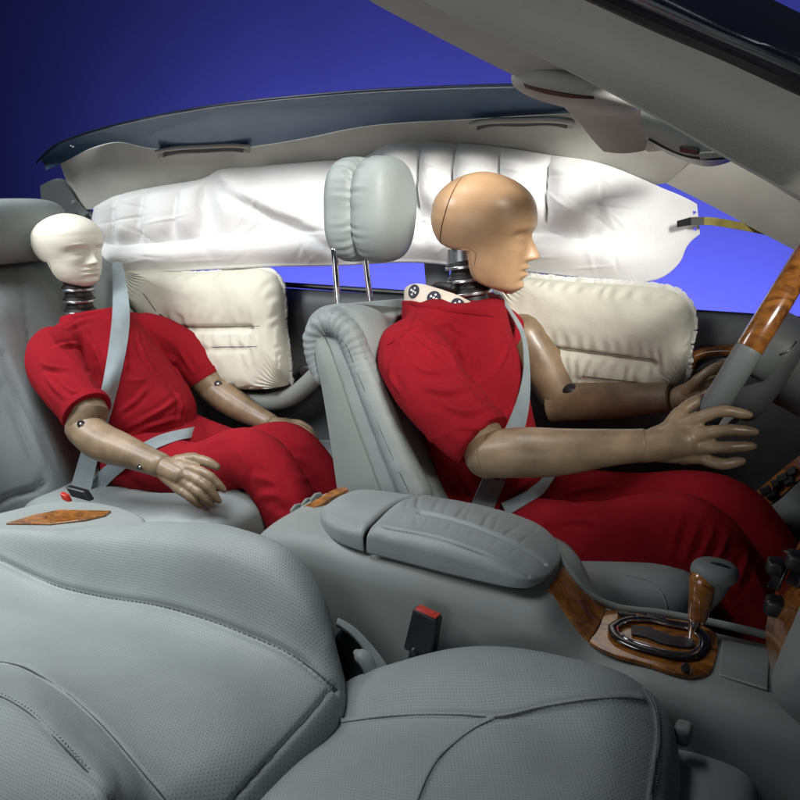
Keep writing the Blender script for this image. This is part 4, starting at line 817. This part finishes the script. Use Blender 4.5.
leg = [ellipsoid((.04, .37, .46), (.15, .175, .095)), tube(crv([(.03, .285, .455), at(600, 548, .27), kn, at(722, 572, .275), at(760, 628, .28), at(800, 700, .28)], 40), [.090-.017*(i/20) if i < 20 else .073-.022*((i-20)/20) for i in range(40)], 28),
       tube(crv([(.03, .46, .475), at(635, 514, .475), kf, at(765, 560, .485), at(815, 625, .485), at(860, 700, .485)], 40), [.086-.012*(i/20) if i < 20 else .074-.022*((i-20)/20) for i in range(40)], 28)]
TR = fuse(leg, .0046, 12, lambda V: .0022*fbm(V, 9, 3, 61)+folds(V, (.5, .1, -.8), 40, 6, .003, 63, at(690, 548, .2), .085)+folds(V, (.7, .3, .5), 22, 6, .0065, 65, at(560, 520, .25), .09)+folds(V, (.4, 0, -.8), 24, 5, .006, 67, at(745, 590, .2), .09)); TR = creases(TR, [[(671, 556), (675, 533), (684, 510)], [(683, 563), (693, 535), (703, 513)], [(698, 565), (708, 540), (714, 522)], [.8, (712, 570), (724, 545), (729, 530)], [.7, (662, 545), (664, 530), (672, 512)], [.6, (735, 590), (745, 565), (748, 548)], [.8, (560, 495), (580, 490), (610, 486)], [.8, (555, 525), (575, 520), (600, 524)], [.5, (620, 500), (650, 498), (680, 505)], [.6, (705, 585), (720, 575), (735, 575)]], .0048, .0064); mobj('trousers', TR, 'shirt_red', dd, sharp=180)
# shoulder plates with target markers
pl = mobj('shoulder_plate', plate(skin([row((404, 294, .335), (406, 287, .315), (415, 283.5, .303), (440, 289, .298), (462, 297, .308), (476, 305, .335)), row((404, 301, .325), (407, 304, .30), (416, 306, .285), (440, 312, .278), (462, 316, .288), (476, 318, .315))], 24, 8), -.008), 'marker_cream', dd); tp = bvh((plate(skin([row((404, 294, .335), (406, 287, .315), (415, 283.5, .303), (440, 289, .298), (462, 297, .308), (476, 305, .335)), row((404, 301, .325), (407, 304, .30), (416, 306, .285), (440, 312, .278), (462, 316, .288), (476, 318, .315))], 24, 8), -.008)))
cy = at(1, 1, 0)
for cx, cy in ((414, 291.5), (434, 298), (458, 305)):
    c = onto(tp, cx, cy, .0008, .275); e1 = onto(tp, cx+5, cy+1.5, .0008, .275)-c; e1 /= np.linalg.norm(e1); e2 = onto(tp, cx, cy-4, .0008, .275)-c; e2 -= e1*(e1@e2); e2 /= np.linalg.norm(e2); nn = np.cross(e1, e2); nn = nn if nn[1] < 0 else -nn
    th = np.linspace(0, 2*math.pi, 32, endpoint=False); disc = lambda o, r, h: (np.concatenate([o+nn*h+r*(np.outer(np.cos(th), e1)+np.outer(np.sin(th), e2)), o-nn*.002+r*(np.outer(np.cos(th), e1)+np.outer(np.sin(th), e2))]), [list(range(32)), list(range(32, 64))]+[[i, (i+1) % 32, 32+(i+1) % 32, 32+i] for i in range(32)])
    mk = mobj('target_marker', disc(c, .0128, .0008), 'ink', pl, smooth=False)
    for dx, dy in ((0, 0), (-.0058, .0012), (.0058, -.0012), (.0012, .0062), (-.0012, -.0062)): mobj('marker_dot', disc(c+e1*dx+e2*dy, .0021, .0014), 'marker_white', mk, smooth=False)

# ------------------------------------------------------------------ rear dummy
rd = thing('crash_test_dummy', 'white-headed crash test dummy in red clothes sitting on the rear bench', 'dummy', (-.85, .40, .45), 'crash test dummies in red clothes')
head(rd, (-1.122, .40, .953), math.radians(-4), math.radians(6), math.radians(0), (.97, 1.0, .80), 'head_white')
nk = neck(rd, at(81, 318, .40), at(76, 272, .40), 4, .034, .041)
tor = [tube(crv([(-.89, .40, .44), (-.915, .40, .52), (-.955, .40, .60), (-1.0, .40, .68), (-1.035, .40, .735), (-1.06, .40, .772), (-1.066, .40, .796)], 30), crv([(.105, .145), (.105, .135), (.108, .135), (.116, .15), (.105, .155), (.085, .12), (.066, .085)], 30), 40, ref=(0, 1, 0), cap='flat')]
sln = tube(crv([(-1.045, .275, .725), (-1.03, .245, .715), (-.945, .2, .667), (-.85, .172, .618)], 20), [.060+.006*math.sin(i/19*2.2)-.014*(i/19)**2 for i in range(20)], 28, cap='flat')
slf = tube(crv([(-1.03, .52, .725), (-1.01, .545, .715), at(184, 352, .59), at(206, 379, .605)], 20), [.056+.006*math.sin(i/19*2.2)-.014*(i/19)**2 for i in range(20)], 28, cap='flat')
bar = tube(crv([(-1.04, .27, .728), (-1.055, .40, .752), (-1.03, .53, .728)], 12), [.046]*12, 24)
SH2 = fuse(tor+[sln, slf, bar], .0036, 12, lambda V: .0022*fbm(V, 9, 3, 23)+folds(V, (.8, -.1, -.5), 26, 6, .0070, 51, (-1.0, .22, .72), .08)+folds(V, (.3, .6, -.7), 22, 6, .0085, 53, (-.88, .33, .60), .10)+folds(V, (.2, .9, -.2), 24, 6, .0075, 55, (-.82, .42, .53), .10)+folds(V, (.5, .4, -.7), 24, 6, .0065, 57, (-.93, .56, .66), .09)+folds(V, (.7, -.2, -.5), 28, 6, .0045, 59, (-.90, .18, .65), .06)); 
SH2 = creases(SH2, [[(54, 349), (66, 345), (80, 345)], [(41, 362), (56, 368), (72, 369)], [.8, (60, 382), (75, 392), (90, 398)], [.8, (82, 325), (95, 349), (89, 378)], [.8, (136, 316), (144, 354), (165, 382)], [(124, 436), (157, 424), (186, 417)], [(128, 428), (160, 411), (181, 395)], [(172, 386), (182, 406), (178, 424)], [.8, (177, 345), (186, 362), (194, 374)], [.8, (160, 338), (172, 360), (182, 378)], [.7, (110, 420), (130, 405), (150, 385)], [.6, (60, 330), (80, 322), (100, 318)], [.7, (100, 445), (120, 440), (150, 433)], [-1.0, (92, 345), (97, 370), (104, 395)], [.6, (45, 375), (60, 392), (78, 402)], [.6, (115, 330), (125, 350), (122, 380)]], .0055, .0078); shirt = mobj('shirt', SH2, 'shirt_red', rd, sharp=180)
e1 = np.array([-.852, .1725, .6193]); ax = np.array([.095, -.023, -.057]); ax /= np.linalg.norm(ax); mobj('sleeve_hem', tube([e1-ax*.012, e1+ax*.004], [.0575, .0565], 32, cap='flat'), 'shirt_red', shirt, bevel=.002)
e2 = at(205, 376.5, .604); ax = at(206, 378, .605)-at(186, 348, .59); ax /= np.linalg.norm(ax); mobj('sleeve_hem', tube([e2-ax*.012, e2+ax*.005], [.0505, .0495], 32, cap='flat'), 'shirt_red', shirt, bevel=.002)
def elbow(par, pa, pb, ra, rb, bolt):
    mobj('upper_arm', tube(pa, ra, 24), 'vinyl_brown', par); f = mobj('forearm', tube(crv(pb, 36), [rb[0]+.003*math.sin(i/35*5)-(rb[0]-rb[1])*(i/35)**1.2 for i in range(36)], 30), 'vinyl_brown', par)
    tf = bvh(tube(crv(pb, 36), [rb[0]+.003*math.sin(i/35*5)-(rb[0]-rb[1])*(i/35)**1.2 for i in range(36)], 30))
    for x, y, r in bolt:
        c = onto(tf, x, y, .0, pa[0][1]); d = CAM-c; d /= np.linalg.norm(d); b = mobj('joint_bolt', tube([c-d*.004, c+d*.003], r, 18, cap='flat'), 'rubber', f, bevel=.0008); mobj('bolt_head', ellipsoid(c+d*.0035, (r*.45, r*.45, r*.45)), 'aluminium', b)
elbow(rd, [(-.87, .178, .63), (-.85, .172, .615), at(84, 424, .160)], row((84, 428, .158), (98, 440, .152), (125, 451, .15), (150, 461, .15), (160, 465, .15)), [.048, .046, .040], (.040, .029), [(81, 424, .0085), (140, 467, .006)])
elbow(rd, [at(203, 374, .603), at(209, 382, .605), at(214, 388, .605)], row((213, 389, .605), (235, 404, .60), (258, 417, .595), (270, 423, .592)), [.046, .044, .040], (.039, .028), [(218, 384, .010)])
hand(rd, at(166, 468, .15), row((196, 470, .160), (194, 478, .150), (188, 485, .142), (181, 490, .135)), row((211, 477, .162), (208, 488, .150), (201, 495, .141), (192, 499, .134)), row((224, 490, .172), (219, 501, .160), (211, 505, .150), (200, 506, .142)), row((183, 460, .172), (201, 460, .180), (217, 467, .186)), r=.0098, wr=.023)
hand(rd, at(275, 425, .59), row((300, 424, .60), (300, 428, .585), (298, 433, .573), (294, 437, .562)), row((310, 430, .60), (311, 435, .583), (308, 439, .57), (302, 441, .56)), row((317, 440, .595), (318, 445, .578), (314, 446, .567), (307, 446, .557)), row((284, 431, .565), (293, 438, .555), (301, 441, .55)), r=.0092, wr=.021)
leg = [ellipsoid((-.86, .40, .455), (.14, .17, .085)), tube(crv([(-.86, .315, .46), at(195, 474, .305), at(258, 462, .305), at(285, 498, .305), at(300, 545, .305), at(308, 600, .305)], 40), [.078-.012*(i/20) if i < 20 else .066-.012*((i-20)/20) for i in range(40)], 28),
       tube(crv([(-.86, .48, .46), at(235, 458, .49), at(292, 452, .49), at(316, 485, .49), at(328, 530, .49), at(335, 590, .49)], 40), [.076-.010*(i/20) if i < 20 else .066-.012*((i-20)/20) for i in range(40)], 28)]
TR2 = fuse(leg, .0046, 12, lambda V: .0022*fbm(V, 9, 3, 71)+folds(V, (.4, .3, -.8), 24, 6, .0045, 73, at(270, 490, .25), .10)+folds(V, (.4, .2, -.8), 24, 6, .0040, 75, at(312, 480, .45), .09)+folds(V, (.6, .6, .2), 22, 6, .0060, 77, at(150, 480, .3), .10)); TR2 = creases(TR2, [[(231, 444), (245, 462), (243, 488)], [(247, 477), (270, 481), (287, 498)], [(255, 500), (275, 495), (292, 508)], [(285, 465), (303, 461), (318, 473)], [.8, (250, 512), (272, 512), (290, 522)], [.8, (292, 480), (305, 478), (318, 488)], [.8, (200, 446), (220, 440), (245, 436)], [.7, (262, 440), (280, 448), (300, 446)]], .008, .0035); mobj('trousers', TR2, 'shirt_red', rd, sharp=180)

# ================================================================== SEAT BELTS
def belt(parent, name, tree, e1, e2, n=30, off=.005, tuck=0):
    A = [onto(tree, x, y, off, Y/400) for x, y, Y in crv([(x, y, Y*400) for x, y, Y in e1], n)]; B = [onto(tree, x, y, off, Y/400) for x, y, Y in crv([(x, y, Y*400) for x, y, Y in e2], n)]
    A, B = np.array(A), np.array(B); A2, B2 = crv(A, n), crv(B, n)
    for _ in range(8):
        A2[1:-1] = A2[1:-1]*.4+.3*(A2[2:]+A2[:-2]); B2[1:-1] = B2[1:-1]*.4+.3*(B2[2:]+B2[:-2])
    k = np.linspace(0, 1, 6)[:, None, None]; G = A2[None]*(1-k)+B2[None]*k
    def out(off):                               # keep the webbing outside the cloth
        for i in range(G.shape[0]):
            for j in range(G.shape[1]):
                d = G[i, j]-CAM; L = np.linalg.norm(d); h = tree.ray_cast(Vector(CAM), Vector(d/L))
                if h[0] is not None and h[3] < L+off: G[i, j] = np.array(h[0])-d/L*off
    out(.004)
    for _ in range(4): G[:, 1:-1] = G[:, 1:-1]*.5+.25*(G[:, 2:]+G[:, :-2])
    out(.003)
    for _ in range(2): G[:, 1:-1] = G[:, 1:-1]*.5+.25*(G[:, 2:]+G[:, :-2])
    G = G-np.mean([(g-CAM)/np.linalg.norm(g-CAM) for g in G.reshape(-1, 3)], 0)*.002
    for i in range(tuck): G[:, i] += (G[:, i]-CAM)/np.linalg.norm(G[:, i]-CAM, axis=1, keepdims=True)*.006*(tuck-i)
    return mobj(name, plate(G, .0014), 'belt_grey', parent)
tD = bvh(SH, TR); tR = bvh(SH2, TR2)
b1 = thing('seat_belt', 'grey seat belt across the tan-headed dummy in the driver seat', 'seat belt', tuple(at(480, 505, .2)), 'grey seat belts')
belt(b1, 'shoulder_strap', tD, [(478, 262, .66), (487, 283, .58), (498, 300, .50), (519, 331, .42), (526, 357, .38), (522, 384, .34), (507, 425, .30), (483, 470, .24), (470, 505, .2)], [(492, 262, .66), (498, 288, .58), (515, 316, .50), (529, 342, .42), (532, 357, .40), (532, 384, .38), (524, 430, .33), (504, 481, .24), (492, 509, .2)], 40)
belt(b1, 'lap_strap', tD, [(566, 462, .44), (557, 476, .40), (548, 489, .34), (532, 503, .28), (508, 517, .22)], [(556, 458, .44), (547, 471, .42), (538, 482, .36), (523, 492, .28), (500, 504, .22)], 24)
b2 = thing('seat_belt', 'grey seat belt across the white-headed dummy on the rear bench', 'seat belt', tuple(at(80, 500, .2)), 'grey seat belts')
belt(b2, 'shoulder_strap', tR, [(112, 262, .52), (113, 285, .45), (113, 303, .415), (110.5, 341, .42), (99, 391, .34), (94, 407, .30), (84, 444, .25), (69, 492, .2)], [(122, 262, .53), (127, 285, .46), (130, 303, .425), (127, 345, .44), (120, 382, .36), (109, 424, .30), (99, 457, .25), (89, 499, .2)], 36)
belt(b2, 'lap_strap', tR, [(194, 428.5, .50), (161, 436, .42), (125, 455, .32), (99, 473, .25), (91, 486, .22)], [(191, 439, .48), (165, 446, .42), (130, 466, .32), (108, 484, .25), (95, 498, .22)], 40, .005, 2)
bb = mobj('buckle', box8(at(80, 493, .085), np.array([.021, .006, -.004]), (0, .008, 0), (-.008, 0, .010)), 'black_plastic', b2, bevel=.003)
mobj('release_button', box8(at(66, 497, .075), np.array([.007, .002, -.003]), (0, .006, 0), (-.004, 0, .007)), 'red_plastic', bb, bevel=.002)
# buckle of the empty seat
bu = thing('belt_buckle', 'black seat belt buckle with red button standing against the console', 'buckle', tuple(at(415, 690, -.15)))
f4 = row((412.5, 608.5, -.152), (437.5, 620, -.152), (431, 661, -.150), (402.5, 649.5, -.150)); bk4 = row((418.4, 603.5, -.132), (443.5, 615, -.132), (437, 657, -.130), (409, 645, -.130))
V = np.array(f4+bk4); F = [[0, 1, 2, 3], [4, 5, 6, 7], [0, 1, 5, 4], [1, 2, 6, 5], [2, 3, 7, 6], [3, 0, 4, 7]]
mobj('housing', (V, F), 'black_plastic', bu, bevel=.004, sharp=30)
c = np.mean([V[0], V[1], V[4], V[5]], 0); n_ = V[0]-V[3]; n_ /= np.linalg.norm(n_); q = [c+(p-c)*.84+n_*.0015 for p in (V[0], V[1], V[5], V[4])]
rb_ = slab(q, .006, 'red_plastic', bu, 'release_button', .0012, None, n_)
q2 = [c+(p-c)*.84*np.array([.62, .62, .62])+n_*.0022 for p in (V[0], V[1], V[5], V[4])]; slab(q2, .002, 'red_plastic', rb_, 'button_inset', .0006, None, n_)
mobj('stalk', tube(row((417, 650, -.14), (413, 672, -.14), (410, 710, -.14)), [(.016, .009)]*3, 14), 'black_plastic', bu)
